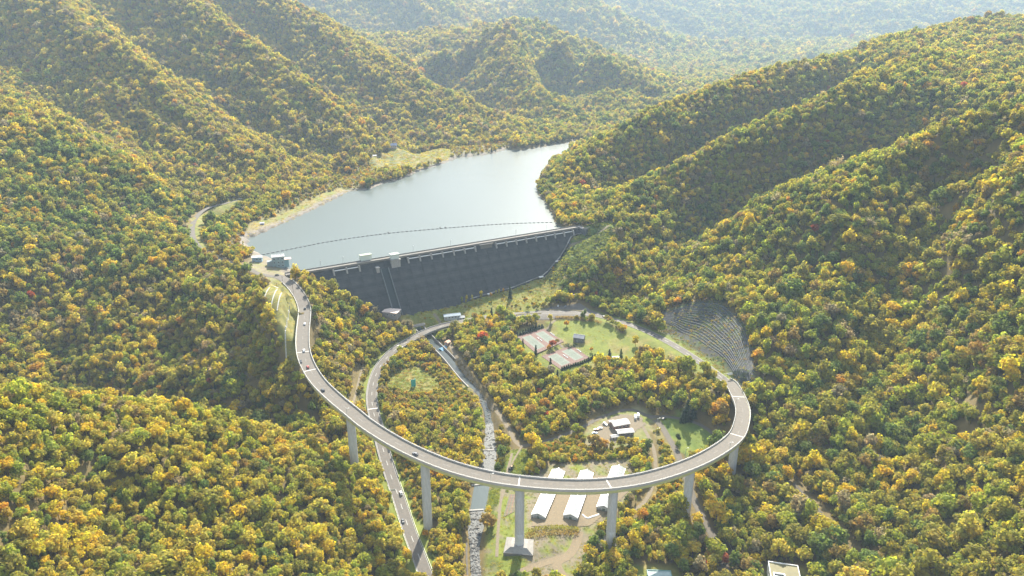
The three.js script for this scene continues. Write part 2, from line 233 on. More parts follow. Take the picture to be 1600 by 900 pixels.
// outlines and distances on the map
const inside = (poly, x, z) => { let c = false; for (let i = 0, j = poly.length - 1; i < poly.length; j = i++) { const [xi, zi] = poly[i], [xj, zj] = poly[j]; if (zi > z !== zj > z && x < ((xj - xi) * (z - zi)) / (zj - zi) + xi) c = !c; } return c; };
function near(line3, x, z, closed) { // [distance, y there]
  let best = 1e9, y = 0;
  for (let i = 0; i + 1 < line3.length + (closed ? 1 : 0); i++) {
    const a = line3[i], b = line3[(i + 1) % line3.length], k = a.length - 1, dx = b[0] - a[0], dz = b[k] - a[k], t = clamp(((x - a[0]) * dx + (z - a[k]) * dz) / (dx * dx + dz * dz || 1), 0, 1);
    const d = Math.hypot(x - a[0] - dx * t, z - a[k] - dz * t);
    if (d < best) { best = d; y = a[1] + (b[1] - a[1]) * t; }
  }
  return [best, y];
}
const flat = (l) => l.map((p) => [p[0], p[2]]);
function bounds(l, m = 0) { const k = l[0].length - 1, xs = l.map((p) => p[0]), zs = l.map((p) => p[k]); return [Math.min(...xs) - m, Math.max(...xs) + m, Math.min(...zs) - m, Math.max(...zs) + m]; }
const inB = (b, x, z) => x > b[0] && x < b[1] && z > b[2] && z < b[3];
// a smooth line of points about STEP metres apart
function smoothLine(l, step) { const c = new THREE.CatmullRomCurve3(l.map((p) => V(...p)), false, 'centripetal'); return c.getSpacedPoints(Math.ceil(c.getLength() / step)).map((p) => [p.x, p.y, p.z]); }

const roadLine = smoothLine(ROAD, 6);
const deckLine = smoothLine(DECK, 3);
const upperRoad = smoothLine([[-201.3,-5.6,-624], [-212,-3.2,-649.1], [-227.1,-0.9,-674.8], [-237.7,0,-690.2], [-247.5,0.2,-702], [-258.3,0.3,-710.2]], 6);
const lakeRoad = smoothLine([[-256.9,0.4,-705.6], [-272.7,3,-706.6], [-297.2,5,-727], [-330.7,6,-749.5], [-368.4,6,-787.1], [-399.8,6,-837], [-426.9,6.5,-897.6], [-440.9,7,-944.6], [-445.3,7.5,-992.4], [-429.1,8,-1023.4], [-418.5,8,-1049.5]], 8);
const lakeRoadFar = smoothLine([[-389.7,7,-1125.4], [-386.3,7,-1260.4], [-373.3,7,-1299], [-350.1,7,-1312.3]], 8);
// track: centre line, half width
const TRACKS = [
  ['path', smoothLine([[-70.4,-66,-697.3], [-56.5,-68,-651.2], [-41.2,-71,-615.1], [-29.3,-74,-587.7], [-14.6,-76.5,-555.8], [-4.5,-78,-530.7], [3.3,-79.5,-507.4], [8.1,-79.8,-500.1]], 4), 2.0],
  ['path', smoothLine([[8.1,-79.8,-501.1], [27.2,-79.5,-507.4], [55.8,-78.5,-524.1], [80.4,-77.5,-544], [108.1,-76.5,-555.8], [121.8,-76.3,-544.2]], 4), 2.1],
  ['path', smoothLine([[121,-76.3,-546.4], [129.7,-76.8,-531.9], [133.3,-77.4,-509.1], [135.7,-78,-487.9], [136,-79.5,-457.5], [135.9,-81.3,-432.1], [137.3,-82,-416.7], [139.7,-83.5,-395.8], [141,-84.5,-374.8], [139.5,-85,-355]], 4), 2.6],
  ['path', smoothLine([[121.8,-76.3,-544.2], [141.9,-73.5,-537.2], [161.6,-73,-525.6], [171.3,-73.5,-509.9], [178.3,-74,-487.4]], 4), 2.0],
  ['path', smoothLine([[114.2,-77,-530.1], [116.8,-77.8,-510.7], [117.5,-78.5,-491.5], [113.8,-80,-466.7], [105.1,-81.2,-441.2], [96.2,-81.8,-426.7], [86.4,-82.3,-418.5]], 4), 1.5],
  ['path', smoothLine([[47.2,-83,-398.6], [44,-84,-386.7], [37.9,-84.3,-375.8], [29.7,-84.5,-368.8], [33.8,-85,-355]], 4), 3.2],
  ['path', smoothLine([[37.9,-84.3,-375.8], [21.2,-84.4,-368.7], [6.3,-85,-361.8], [-0.8,-86,-356]], 4), 2.6],
  ['path', smoothLine([[49.8,-61.3,-731.7], [40.3,-62.3,-715.4], [35.5,-63.5,-705.6], [43.2,-64.5,-688.8], [57.4,-66,-664.1]], 4), 1.6],
  ['path', smoothLine([[-106.2,-60.5,-714.9], [-85.1,-60.6,-718.8], [-80.2,-60,-728.6], [-90.5,-58.8,-743]], 4), 1.8],
  ['path', smoothLine([[0,-80,-490.9], [-4,-81,-463.9], [-8.2,-82.4,-433.5], [-9.6,-83.2,-405.6], [-10.3,-84.6,-374.9]], 4), 1.1],
  ['path', smoothLine([[8.1,-79.8,-500.1], [0,-80.4,-476], [-4.9,-81.6,-448.1], [-10.3,-82.8,-419.2]], 4), 0.8],
  ['path', smoothLine([[39.3,-52,-834.8], [57.4,-46,-865.9], [77.1,-34,-884], [94.4,-20,-890.9], [112.4,-9,-902.4], [132.5,2,-914.6]], 4), 2.0],
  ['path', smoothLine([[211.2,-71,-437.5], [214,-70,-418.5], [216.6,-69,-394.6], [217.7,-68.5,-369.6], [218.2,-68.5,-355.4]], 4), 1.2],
  ['path', smoothLine([[-142.5,-66,-537.6], [-145.4,-66,-572.9], [-148.4,-65.6,-604.5], [-149.3,-65,-621.4]], 4), 0.9],
];
// yards and lawns: outline, level (or null to lie as the land lies)
const PADS = {
  court_a: [[4.2,-65.6,-694.7], [36.1,-65.6,-716.8], [55.9,-65.6,-681.1], [25.2,-65.6,-650.8]],
  court_b: [[30.4,-67.2,-648], [63.7,-67.2,-674.8], [79.8,-67.2,-645], [48.3,-67.2,-618]],
  parking: [[-2.2,-60,-740.1], [22.5,-59.4,-752.4], [51.9,-58.2,-767.8], [80,-57.6,-766.3], [107.4,-57,-736.7], [105,-57,-729], [73.6,-58.4,-736.2], [36.6,-60,-730.5], [11,-60.6,-730]],
  yard: [[63.7,-78.3,-503.6], [69,-78.2,-517.4], [80.6,-77.7,-535.5], [97.1,-77.2,-547.9], [115.8,-76.8,-542.8], [119.2,-77,-530.1], [107.5,-77.4,-520.3], [100.1,-78.2,-505.4], [80.5,-78.4,-499.9]],
  greenhouse_yard: [[16.8,-81.5,-417.5], [23.7,-80.9,-449.6], [32.9,-80.6,-454.9], [89.6,-80.3,-461.2], [89.8,-81.3,-439.8], [69,-81.8,-417.9], [56.8,-82.6,-403.5], [13.6,-82.2,-401.6]],
};
const padMean = Object.fromEntries(Object.entries(PADS).map(([k, p]) => [k, p.reduce((s, q) => s + q[1], 0) / p.length]));
const LEVEL = { court_a: 1, court_b: 1, parking: 0, yard: 0, greenhouse_yard: 0 };
const riverLine = smoothLine([[-124.9,-64,-753.8], [-109.8,-66.5,-729], [-90.1,-70.5,-695.3], [-67.2,-74,-657.5], [-48.1,-77.5,-620.8], [-32.1,-79.6,-591.6], [-22.4,-81.4,-558.5], [-19.2,-83.2,-513.3], [-18.7,-84,-478.6], [-23,-85,-456.1], [-24.9,-86.3,-431.1], [-26,-87.4,-403.9], [-25.2,-88.4,-379.3], [-22.9,-89.5,-357]], 5);
const riverHalf = (z) => lerp(6.2, 3.4, smoothstep(-z, 470, 560)) * lerp(0.55, 1, smoothstep(-z, 385, 412));

// the dam's axis
const damU = V(DAM_B[0] - DAM_A[0], 0, DAM_B[2] - DAM_A[2]), damL = damU.length(); damU.normalize();
const damN = V(-damU.z, 0, damU.x); // downstream
const DAM_SLOPE = 0.78, DAM_TOP = -2;
const damST = (x, z) => [(x - DAM_A[0]) * damU.x + (z - DAM_A[2]) * damU.z, (x - DAM_A[0]) * damN.x + (z - DAM_A[2]) * damN.z];
const damP = (s, t, y = 0) => [DAM_A[0] + damU.x * s + damN.x * t, y, DAM_A[2] + damU.z * s + damN.z * t];
const toeLine = [[-231.7,-2.4,-717.9], [-212.2,-12.8,-720.1], [-192.1,-25.7,-720.3], [-168.6,-39.4,-722], [-144.7,-52.1,-724.6], [-117.8,-54.6,-738.5], [-75.8,-56,-762.3], [-31.3,-52.6,-792], [0,-51.4,-811.7], [41.2,-45,-842.1], [64.1,-28.2,-871.1], [80.1,-8,-898.9]].map(([x, y, z]) => [damST(x, z)[0], y]);
const toeY = (s) => { for (let i = 0; i + 1 < toeLine.length; i++) if (s < toeLine[i + 1][0]) return lerp(toeLine[i][1], toeLine[i + 1][1], clamp((s - toeLine[i][0]) / (toeLine[i + 1][0] - toeLine[i][0]), 0, 1)); return toeLine[toeLine.length - 1][1]; };

const bRoad = bounds(roadLine, 60), bUpper = bounds(upperRoad, 40), bLake = bounds(SHORE, 90), bRiver = bounds(riverLine, 40), bLR = bounds(lakeRoad, 40), bLR2 = bounds(lakeRoadFar, 40);
const TB = TRACKS.map((t) => bounds(t[1], 16));
const viaduct = (x, z) => { const p = smoothstep(x, -118, -100) * (1 - smoothstep(x, -62, -48)) * smoothstep(-z, 640, 660); return p; }; // the low road stands clear of the ground here
function carve(h, line3, x, z, half, blend, drop = 0.25) { const [d, y] = near(line3, x, z); return d > half + blend ? h : lerp(y - drop, h, smoothstep(d, half, half + blend)); }
function heightAt(x, z) {
  let h = height0(x, z);
  // broken, spurred hillsides away from the valley floor
  const D = -z, wild = smoothstep(Math.hypot((x - 30) / 1.1, z + 560), 250, 430) * (1 - smoothstep(x, -300, -200) * (1 - smoothstep(x, 120, 200)) * (1 - smoothstep(D, 860, 950)) * smoothstep(D, 480, 560));
  let lakeD = 1e3, inLake = false;
  if (inB(bLake, x, z)) { lakeD = near(SHORE, x, z, true)[0]; inLake = inside(SHORE, x, z); }
  const off = inLake ? 0 : smoothstep(lakeD, 30, 160);
  const s = wild * off;
  if (s > 0) {
    const sideR = smoothstep(x, -60, 260), L = ridged((-0.62 * x + 0.78 * z) / 150, (0.78 * x + 0.62 * z) / 520, 3), R = ridged((0.6 * x + 0.8 * z) / 150, (-0.8 * x + 0.6 * z) / 480, 3);
    h += s * (lerp(L, R, sideR) * lerp(6, 21, smoothstep(D, 850, 1500)) * lerp(1, 0.7, sideR) + fbm(x / 70, z / 70, 3) * 3.4 + smoothstep(D, 2300, 3600) * (ridged(x / 620, z / 760, 3) * 26 + ridged(x / 240, z / 260, 3) * 20 + smoothstep(D, 6000, 7200) * ridged(x / 900 + 3, z / 1100, 3) * 90));
  }
  for (let i = 0; i < TRACKS.length; i++) if (inB(TB[i], x, z)) h = carve(h, TRACKS[i][1], x, z, TRACKS[i][2] + 0.6, 7, 0.1);
  for (const k in PADS) { const p = PADS[k], f = flat(p); if (inB(bounds(f, 12), x, z)) { const d = inside(f, x, z) ? 0 : near(f, x, z, true)[0]; if (LEVEL[k]) h = lerp(padMean[k], h, smoothstep(d, 1.5, 10)); } }
  if (inB(bRiver, x, z)) {
    const [d, y] = near(riverLine, x, z), w = riverHalf(z);
    h = lerp(y - 1.1, h, smoothstep(d, w - 1.5, w + 2.5));
    if (d > w && h < y + 0.6) h = lerp(h, y + 0.9, smoothstep(d, w, w + 2) * (1 - smoothstep(d, w + 6, w + 25)));
  }
  if (inB(bRoad, x, z)) { const v = viaduct(x, z), c = carve(h, roadLine, x, z, 6.5, 14, 0.3); h = lerp(c, Math.min(h, c - 5), v); }
  if (inB(bUpper, x, z)) h = carve(h, upperRoad, x, z, 6.5, 10, 0.3);
  if (inB(bLR, x, z)) h = carve(h, lakeRoad, x, z, 4.5, 8, 0.3);
  if (inB(bLR2, x, z)) h = carve(h, lakeRoadFar, x, z, 4.5, 8, 0.3);
  // land under the bridge deck stays below it
  if (inB([-260, 230, -760, -370], x, z)) { const [d, y] = near(deckLine, x, z); if (d < 16 && near(roadLine, x, z)[0] > 9 && near(upperRoad, x, z)[0] > 12) h = Math.min(h, y - lerp(5, 1, smoothstep(d, 7, 16))); }
  // lake bed and banks
  if (inLake) h = Math.min(h, LAKE_Y - 0.6 - Math.min(9, lakeD * 0.25));
  else if (lakeD < 60 && !(damST(x, z)[1] > 0 && damST(x, z)[0] > -40 && damST(x, z)[0] < damL + 30)) h = Math.max(h, LAKE_Y + 0.25 + Math.min(lakeD, 60) * 0.1);
  const [ds, dt] = damST(x, z);
  if (ds > -12 && ds < damL + 4 && dt > -14 && dt < 80) {
    const toe = toeY(ds), face = dt < 3.5 ? DAM_TOP : DAM_TOP - (dt - 3.5) / DAM_SLOPE, end = smoothstep(ds, -12, 8) * (1 - smoothstep(ds, damL - 8, damL + 4));
    const under = Math.max(face, toe) - 4;
    if (face > toe - 2) h = Math.min(h, lerp(h, under, end)); else h = lerp(toe - 0.4, h, smoothstep(dt, 3.5 + (DAM_TOP - toe) * DAM_SLOPE, 30 + (DAM_TOP - toe) * DAM_SLOPE));
  }
  return h;
}
// one sheet of ground: a grid that is fine in the valley and widens towards the horizon
const XS = [], ZS = [];
{ let x = -284, s = 4; while (x < 300) { XS.push(x); x += 4; } while (x < 5600) { XS.push(x); s = Math.min(70, s * 1.045); x += s; } x = -284; s = 4; while (x > -4800) { s = Math.min(70, s * 1.045); x -= s; XS.unshift(x); }
  let z = -150; while (z > -300) { ZS.push(z); z -= 8; } while (z > -900) { ZS.push(z); z -= 4; } s = 4; while (z > -10500) { ZS.push(z); s = Math.min(75, s * 1.03); z -= s; } }
const NX = XS.length, NZ = ZS.length, HG = new Float32Array(NX * NZ);
for (let j = 0; j < NZ; j++) for (let i = 0; i < NX; i++) HG[j * NX + i] = heightAt(XS[i], ZS[j]);
const find = (a, v, up) => { let lo = 0, hi = a.length - 2; while (lo < hi) { const m = (lo + hi + 1) >> 1; if (up ? a[m] <= v : a[m] >= v) lo = m; else hi = m - 1; } return lo; };
function H(x, z) { // exactly the triangles of the sheet
  const i = find(XS, x, true), j = find(ZS, z, false), u = (x - XS[i]) / (XS[i + 1] - XS[i]), v = (z - ZS[j]) / (ZS[j + 1] - ZS[j]);
  const a = HG[j * NX + i], b = HG[j * NX + i + 1], c = HG[(j + 1) * NX + i], d = HG[(j + 1) * NX + i + 1];
  return u + v <= 1 ? a + (b - a) * u + (c - a) * v : d + (c - d) * (1 - u) + (b - d) * (1 - v);
}
console.log('ctrl', CTRL.length, 'grid', NX, NZ);
// ---------------------------------------------------------------- ground, water
// where no wood grows (outlines on the map)
const OPEN = {
  courts: [[8.6,-62,-711.1], [49.9,-61,-732.9], [76.4,-60,-726.7], [104.6,-60,-719.2], [126.4,-60,-675.4], [131,-61,-642.6], [118.3,-62,-623.9], [97.3,-64,-633.9], [65.9,-66,-609.4], [43.5,-66,-601.3], [24.6,-66,-632.1], [0,-65,-686.5]],
  yard: [[59.9,-78,-498.3], [64.6,-78,-523.3], [87.2,-77,-552.1], [117.6,-75,-560.2], [127,-76,-541.4], [115.8,-78,-505.1], [104.2,-78,-497.3]],
  lawn: [[129.5,-76,-537], [148.8,-74,-542.5], [164.4,-73,-523.5], [181.1,-75,-496.5], [169.9,-77,-479.1], [143,-78,-478.8], [138.5,-78,-495.4]],
  greenhouses: [[17.1,-80.5,-459.8], [28.8,-80.3,-474.1], [96.6,-79.5,-482.8], [91.5,-81,-435.5], [69.5,-82,-414.6], [58.5,-83,-398.6], [43.5,-86,-356], [-18.7,-88,-358.2], [-17.4,-85,-407.8], [-15.7,-84,-443.4], [0,-82,-455.2]],
  bank: [[-11.3,-84,-472.5], [0,-80,-496.6], [11.8,-80,-496.6], [19.7,-80,-478.1], [0,-82,-448.7], [-14.1,-85,-422], [-19.2,-86,-430.7]],
  clearing: [[-120.4,-72,-591.6], [-119.9,-72,-618.4], [-98.6,-72,-641.4], [-77.7,-73,-617.6], [-68.5,-74,-600.6], [-75.8,-75,-587], [-97.1,-74,-582.6]],
  toe: [[-129,-58,-723.8], [-76.5,-56,-770.6], [-31.8,-54,-804.8], [41.5,-46,-850.2], [67.8,-36,-873.4], [73.4,-56,-829], [46,-57,-773.1], [0,-59,-747.5], [-29.6,-60,-740.1], [-97.8,-63,-692.3]],
  banks: [[39.1,-54,-828.3], [64.2,-38,-868.6], [91,-8,-905.2], [133.3,4,-934.8], [148.6,-2,-916.1], [126.8,-22,-862.5], [116.5,-40,-827.6], [88.2,-54,-814.1]],
  leftbank: [[-254.7,5,-652.9], [-253.5,1,-695.5], [-238.2,0,-694.3], [-215.5,-3,-652.2], [-199.6,-8,-604], [-187.4,-14,-551.4], [-194.4,-14,-548.8], [-209.5,-8,-573.9], [-223.4,2,-595.4]],
  terraces: [[152.1,-55,-716.6], [172.9,-44,-723.9], [199.8,-34,-714.1], [225.8,-26,-693.5], [233.3,-26,-664.3], [232,-30,-617.8], [220.2,-42,-552.2], [207.6,-52,-544.6], [186.7,-54,-607.6], [168,-55,-664.3]],
  meadow_a: [[-346.6,-3,-868.7], [-361.6,2,-939], [-342.2,2,-975.9], [-326.4,1,-1049.4], [-297.8,0,-1179.8], [-255.8,-2,-1168.1], [-285.9,-3,-1084.6], [-313.5,-3,-940.5], [-333.3,-3,-868.7]],
  meadow_b: [[-291.5,2,-1382.5], [-269.6,3,-1494.6], [-233.9,3,-1593.8], [-143.6,3,-1633.1], [-128.8,0,-1487.9], [-192.9,-1,-1342.8], [-253.1,0,-1297.6]],
  roadside: [[128.6,-57,-712.1], [141.9,-57,-706.7], [159.8,-56,-669.8], [181.6,-55,-624.1], [195.7,-54,-578], [180.5,-57,-573.5], [157.5,-60,-608.6], [134.5,-61,-647.2], [120.7,-62,-686.6]],
  lakeroadside: [[-432.1,6,-899.5], [-443.6,7,-959.5], [-437.1,8,-1019.1], [-419.8,8,-1058.5], [-401.3,7,-1023.5], [-418.5,5,-983], [-418.9,4,-920.7], [-393.5,3,-847.6], [-353.6,4,-778.2], [-370,5,-785.2], [-404.7,5,-840.5]],
  damsite: [[-300,2,-745.4], [-302.9,0,-791.2], [-277.6,-2,-797.6], [-247.9,-1,-754.6], [-233.2,-1,-714], [-235.5,-1,-684.9], [-255.2,2,-684.5], [-274.7,3,-702.3]],
  forecourt: [[154.9,-76,-345.2], [161.1,-74,-359.3], [175.9,-73,-364], [190.5,-72,-359.4], [191.8,-72,-340.9]],
  block: [[76.6,-86,-356], [80.6,-86,-368.1], [110.6,-86,-369.3], [110.9,-86,-356]],
};
const SHRUB = { // low scrub rather than wood
  mound: [[-118,-73,-549.8], [-123.8,-72,-596.8], [-106.5,-71,-651.3], [-65.9,-74,-642.5], [-37.1,-78,-595], [-35.5,-80,-561.9], [-63.5,-78,-547], [-91.8,-76,-543.6]],
  island: [[10.6,-80,-492.8], [27,-79,-504.7], [57.9,-78,-517.1], [69.2,-78,-495.4], [101.2,-78,-495.4], [111.8,-78,-495.4], [95.8,-79,-478.4], [31.1,-80,-478.1]],
  spit: [[124.8,-77,-530.1], [132,-78,-505.1], [133.8,-78,-484.2], [132.8,-79,-456.8], [110.5,-81,-439.4], [119.2,-79,-478.4]],
  hedgebank: [[8.9,-83,-394.6], [47.2,-83,-398.6], [44.2,-84,-389.2], [34.8,-84,-381.6], [13.1,-84,-384.1], [6.6,-83,-388.1]],
  road_side: [[-117.9,-75,-500.4], [-104.3,-76,-502], [-76.5,-81,-431.7], [-60.8,-84,-380.4], [-51.3,-86,-356], [-45.5,-86,-356], [-54.2,-84,-399.8], [-82.6,-78,-477]],
  loop_east: [[115.2,-80,-458.2], [133.4,-79,-459.3], [131.5,-82,-425.5], [112,-82,-418.2], [98,-82,-418.2]],
  lakeside: [[-294.5,1,-1359.5], [-203.9,-2,-1376.3], [-135.3,-2,-1467.2], [-14.6,-3,-1595.1], [0,2,-1702.5], [-121.1,3,-1653.4], [-160.8,3,-1593.8], [-202.2,0,-1365.1], [-247.9,0,-1337.3]],
  under: [[-150.8,-60,-467.7], [-126.6,-70,-492.5], [-107.5,-75,-472.5], [-107.2,-75,-500.4], [-127.4,-70,-522.7]],
  lakeedge: [[-348.1,5,-764.9], [-367.1,3,-917.7], [-300.8,2,-1353.9], [-250.3,0,-1351.1], [-262.4,-2,-1168.1], [-315.9,-2,-1011.8], [-346.5,-3,-906.6], [-310,-3,-790.5]],
};
for (const s of [OPEN, SHRUB]) for (const k in s) { s[k] = flat(s[k]); s[k].box = bounds(s[k]); }
const isIn = (set, k, x, z) => inB(set[k].box, x, z) && inside(set[k], x, z);
const anyIn = (set, x, z) => { for (const k in set) if (isIn(set, k, x, z)) return k; return null; };
{
  const pos = [], uv = [], idx = [], col = [];
  const floor = [0.15, 0.11, 0.035], grass = [0.165, 0.195, 0.022], dry = [0.24, 0.19, 0.06], dirt = [0.24, 0.2, 0.13], mud = [0.19, 0.16, 0.11], lush = [0.1, 0.16, 0.02], canopy = [0.2, 0.155, 0.055];
  for (let j = 0; j < NZ; j++) for (let i = 0; i < NX; i++) {
    const x = XS[i], z = ZS[j], D = -z;
    let c = D > 3000 ? canopy : floor;
    const k = D < 1700 ? anyIn(OPEN, x, z) : null, n = fbm(x / 18, z / 18, 3), m = fbm(x / 45 + 9, z / 45, 2);
    const mix = (a, b, t) => a.map((v, q) => lerp(v, b[q], clamp(t, 0, 1)));
    if (k === 'greenhouses') c = mix(mix(dirt, mud, 0.5 + n), grass, smoothstep(n + (x < 10 ? 0.35 : -0.2) + (inside(flat(PADS.greenhouse_yard), x, z) ? -0.5 : 0.1), -0.1, 0.25));
    else if (k === 'courts') c = mix(grass, dry, smoothstep(m, 0, 0.5) * 0.8);
    else if (k === 'lawn') c = mix(lush, grass, 0.5 + n);
    else if (k === 'bank') c = mix(grass, lush, 0.5 + n);
    else if (k === 'yard') c = mix(grass, dirt, 0.4 + n);
    else if (k === 'banks') c = mix(lush, floor, 0.3 + n);
    else if (k === 'terraces') c = mix([0.06, 0.061, 0.058], lush, 0.12 + n);  // ground colour darkened too, standing in for shade on the slope
    else if (k === 'leftbank') c = mix([0.2, 0.2, 0.05], dry, 0.2 + n);
    else if (k === 'meadow_a') c = mix(dry, grass, 0.3 + m * 1.5);
    else if (k === 'meadow_b') c = mix([0.12, 0.14, 0.03], dry, 0.3 + n * 1.8);
    else if (k === 'damsite') c = mix(dirt, grass, 0.1 + n);
    else if (k) c = mix(grass, dry, 0.35 + n);
    else if (D < 1700 && anyIn(SHRUB, x, z)) c = mix([0.12, 0.12, 0.04], dry, 0.35 + n);
    if (inB(bLake, x, z)) { const d = near(SHORE, x, z, true)[0], inL = inside(SHORE, x, z); if (inL) c = [0.1, 0.09, 0.07]; else if (d < 16 && x < 0) c = mix([0.22, 0.19, 0.16], c, smoothstep(d, 5, 16)); }
    if (inB(bRoad, x, z)) { const d = near(roadLine, x, z)[0]; if (d < 16) c = mix(grass, c, smoothstep(d, 7, 16)); }
    const g = 1 + 0.25 * n;
    col.push(c[0] * g, c[1] * g, c[2] * g);
    pos.push(x, HG[j * NX + i], z); uv.push(x / 23, z / 23);
  }
  for (let j = 0; j + 1 < NZ; j++) for (let i = 0; i + 1 < NX; i++) { const a = j * NX + i, b = a + 1, c = a + NX, d = c + 1; idx.push(a, b, c, b, d, c); }
  const g = fromTris(pos, uv, idx);
  g.setAttribute('color', new THREE.Float32BufferAttribute(col, 3));
  obj('ground', g, std(0xffffff, 0.96, { vertexColors: true, map: patchTex, bumpMap: grainTex, bumpScale: 0.3 })).userData.kind = 'structure';
}
// water
const rippleTex = noiseTex((u, v) => { const g = 0.5 + 0.3 * tileF(u, v, 12, 4, 21); return [g, g, g]; }, 512);
{
  // the lake: its shore line, pushed a little way into the banks; at the dam it ends at the upstream face
  const n = SHORE.length, out = SHORE.map(([x, z], i) => {
    const a = SHORE[(i + n - 1) % n], b = SHORE[(i + 1) % n], dx = b[0] - a[0], dz = b[1] - a[1], l = Math.hypot(dx, dz), m = [x + (dz / l) * 9, z - (dx / l) * 9], o = [x - (dz / l) * 9, z + (dx / l) * 9];
    let q = inside(SHORE, ...m) ? o : m; const [s, t] = damST(...q);
    if (t > -3.2 && s > -30 && s < damL + 30) q = (([px, , pz]) => [px, pz])(damP(s, -3.2)); return q;
  });
  const sh = new THREE.Shape(out.map(([x, z]) => new THREE.Vector2(x, -z)));
  const g = new THREE.ShapeGeometry(sh).rotateX(-Math.PI / 2).translate(0, LAKE_Y, 0), p = g.attributes.position, uv = [];
  for (let i = 0; i < p.count; i++) uv.push(p.getX(i) / 40, p.getZ(i) / 40);
  g.setAttribute('uv', new THREE.Float32BufferAttribute(uv, 2));
  obj('lake', g, new THREE.MeshPhysicalMaterial({ color: C(0.1, 0.122, 0.115), roughness: 0.26, ior: 1.34, bumpMap: rippleTex, bumpScale: 0.12 })).userData.kind = 'structure';
}
// a strip along a line, lying at its own height or on the land
function strip(l, half, lift, { drape = false, across = 2, scale = 6, y } = {}) {
  const pos = [], uv = [], idx = [], W = typeof half === 'function' ? half : () => half; let run = 0;
  for (let i = 0; i < l.length; i++) {
    const a = l[Math.max(0, i - 1)], b = l[Math.min(l.length - 1, i + 1)], dx = b[0] - a[0], dz = b[2] - a[2], d = Math.hypot(dx, dz) || 1, nx = -dz / d, nz = dx / d;
    if (i) run += Math.hypot(l[i][0] - l[i - 1][0], l[i][2] - l[i - 1][2]);
    for (let k = 0; k <= across; k++) { const t = (k / across) * 2 - 1, w = W(l[i][2]) * t, x = l[i][0] + nx * w, z = l[i][2] + nz * w; pos.push(x, (drape ? H(x, z) : l[i][1]) + lift, z); uv.push((w + 30) / scale, run / scale); }
  }
  const m = across + 1;
  for (let i = 0; i + 1 < l.length; i++) for (let k = 0; k < across; k++) { const a = i * m + k; idx.push(a, a + m, a + 1, a + 1, a + m, a + m + 1); }
  const g = fromTris(pos, uv, idx);
  if (g.attributes.normal.getY(0) < 0) { for (let i = 0; i < idx.length; i += 3) [idx[i], idx[i + 1]] = [idx[i + 1], idx[i]]; return fromTris(pos, uv, idx); }
  return g;
}
const foamGlintTex = noiseTex((u, v) => { const a = tileF(u, v, 9, 5, 31), b = tileF(u, v * 0.5, 26, 3, 41), f = smoothstep(a + 0.9 * b, -0.25, 0.6); return [lerp(0.045, 0.2, f), lerp(0.05, 0.21, f), lerp(0.048, 0.21, f)]; }, 512);  // white water, with sun glint on the ripples painted into the pale flecks
{
  const mid = riverLine.findIndex((p) => p[2] > -470), end = riverLine.findIndex((p) => p[2] > -430);
  const wide = (z) => riverHalf(z) - 0.3;
  const top = riverLine.findIndex((p) => p[2] > -545), still = new THREE.MeshPhysicalMaterial({ color: C(0.05, 0.06, 0.055), roughness: 0.1, ior: 1.34, bumpMap: rippleTex, bumpScale: 0.05 });
  obj('river', strip(riverLine.slice(0, top + 1), wide, 0.1, { across: 4, scale: 9 }), still).userData.kind = 'structure';
  obj('river', strip(riverLine.slice(top, mid + 1), wide, 0.1, { across: 4, scale: 5.5 }), std(0xffffff, 0.6, { map: foamGlintTex, bumpMap: rippleTex, bumpScale: 0.5 })).userData.kind = 'structure';
  obj('river', strip(riverLine.slice(mid, end + 1), wide, 0.1, { across: 4, scale: 14 }), new THREE.MeshPhysicalMaterial({ color: C(0.07, 0.09, 0.09), roughness: 0.14, ior: 1.34, bumpMap: rippleTex, bumpScale: 0.08 })).userData.kind = 'structure';
  obj('river', strip(riverLine.slice(end), wide, 0.05, { across: 4, scale: 5.5 }), std(0xffffff, 0.6, { map: rep(foamGlintTex, 1.3), bumpMap: rippleTex, bumpScale: 0.5 })).userData.kind = 'structure';
}

// ---------------------------------------------------------------- roads, paths, yards
const asphalt = std(C(0.145, 0.129, 0.113), 0.9, { map: rep(patchTex, 0.5) }), asphaltOld = std(C(0.135, 0.117, 0.093), 0.92, { map: rep(patchTex, 0.5) });
const gravel = std(C(0.213, 0.174, 0.119), 0.95, { map: patchTex }), dirtMat = std(C(0.237, 0.186, 0.119), 0.97, { map: patchTex }), paleMark = std(C(0.5, 0.5, 0.48), 0.7, { map: rep(grainTex, 2) });
const concrete = std(C(0.250, 0.238, 0.219), 0.88, { map: streakTex }), paleConcrete = std(C(0.352, 0.336, 0.312), 0.85, { map: streakTex }), wornConcrete = std(C(0.195, 0.183, 0.164), 0.92, { map: streakTex });
const shadedDirtMat = std(C(0.1, 0.085, 0.06), 0.95, { map: patchTex });  // ravine path dirt, its colour darkened for the shadow lying over it
const structure = (o) => { o.userData.kind = 'structure'; return o; };
const road = structure(obj('road', strip(roadLine, 4.6, 0, { across: 4 }), asphalt));
structure(obj('road', strip(upperRoad, 5.2, 0.02, { across: 4 }), asphalt));
structure(obj('road', strip(lakeRoad, 3.4, 0, { across: 4 }), asphalt));
structure(obj('road', strip(lakeRoadFar, 3.2, 0, { across: 4 }), asphalt));
TRACKS.forEach(([name, l, half], i) => structure(obj('path', strip(l, half, 0.07 + i * 0.012, { drape: true, across: 4 }), i === 1 || i === 2 || i === 3 ? asphaltOld : i >= 5 && i <= 6 ? dirtMat : i === 12 ? shadedDirtMat : gravel)));
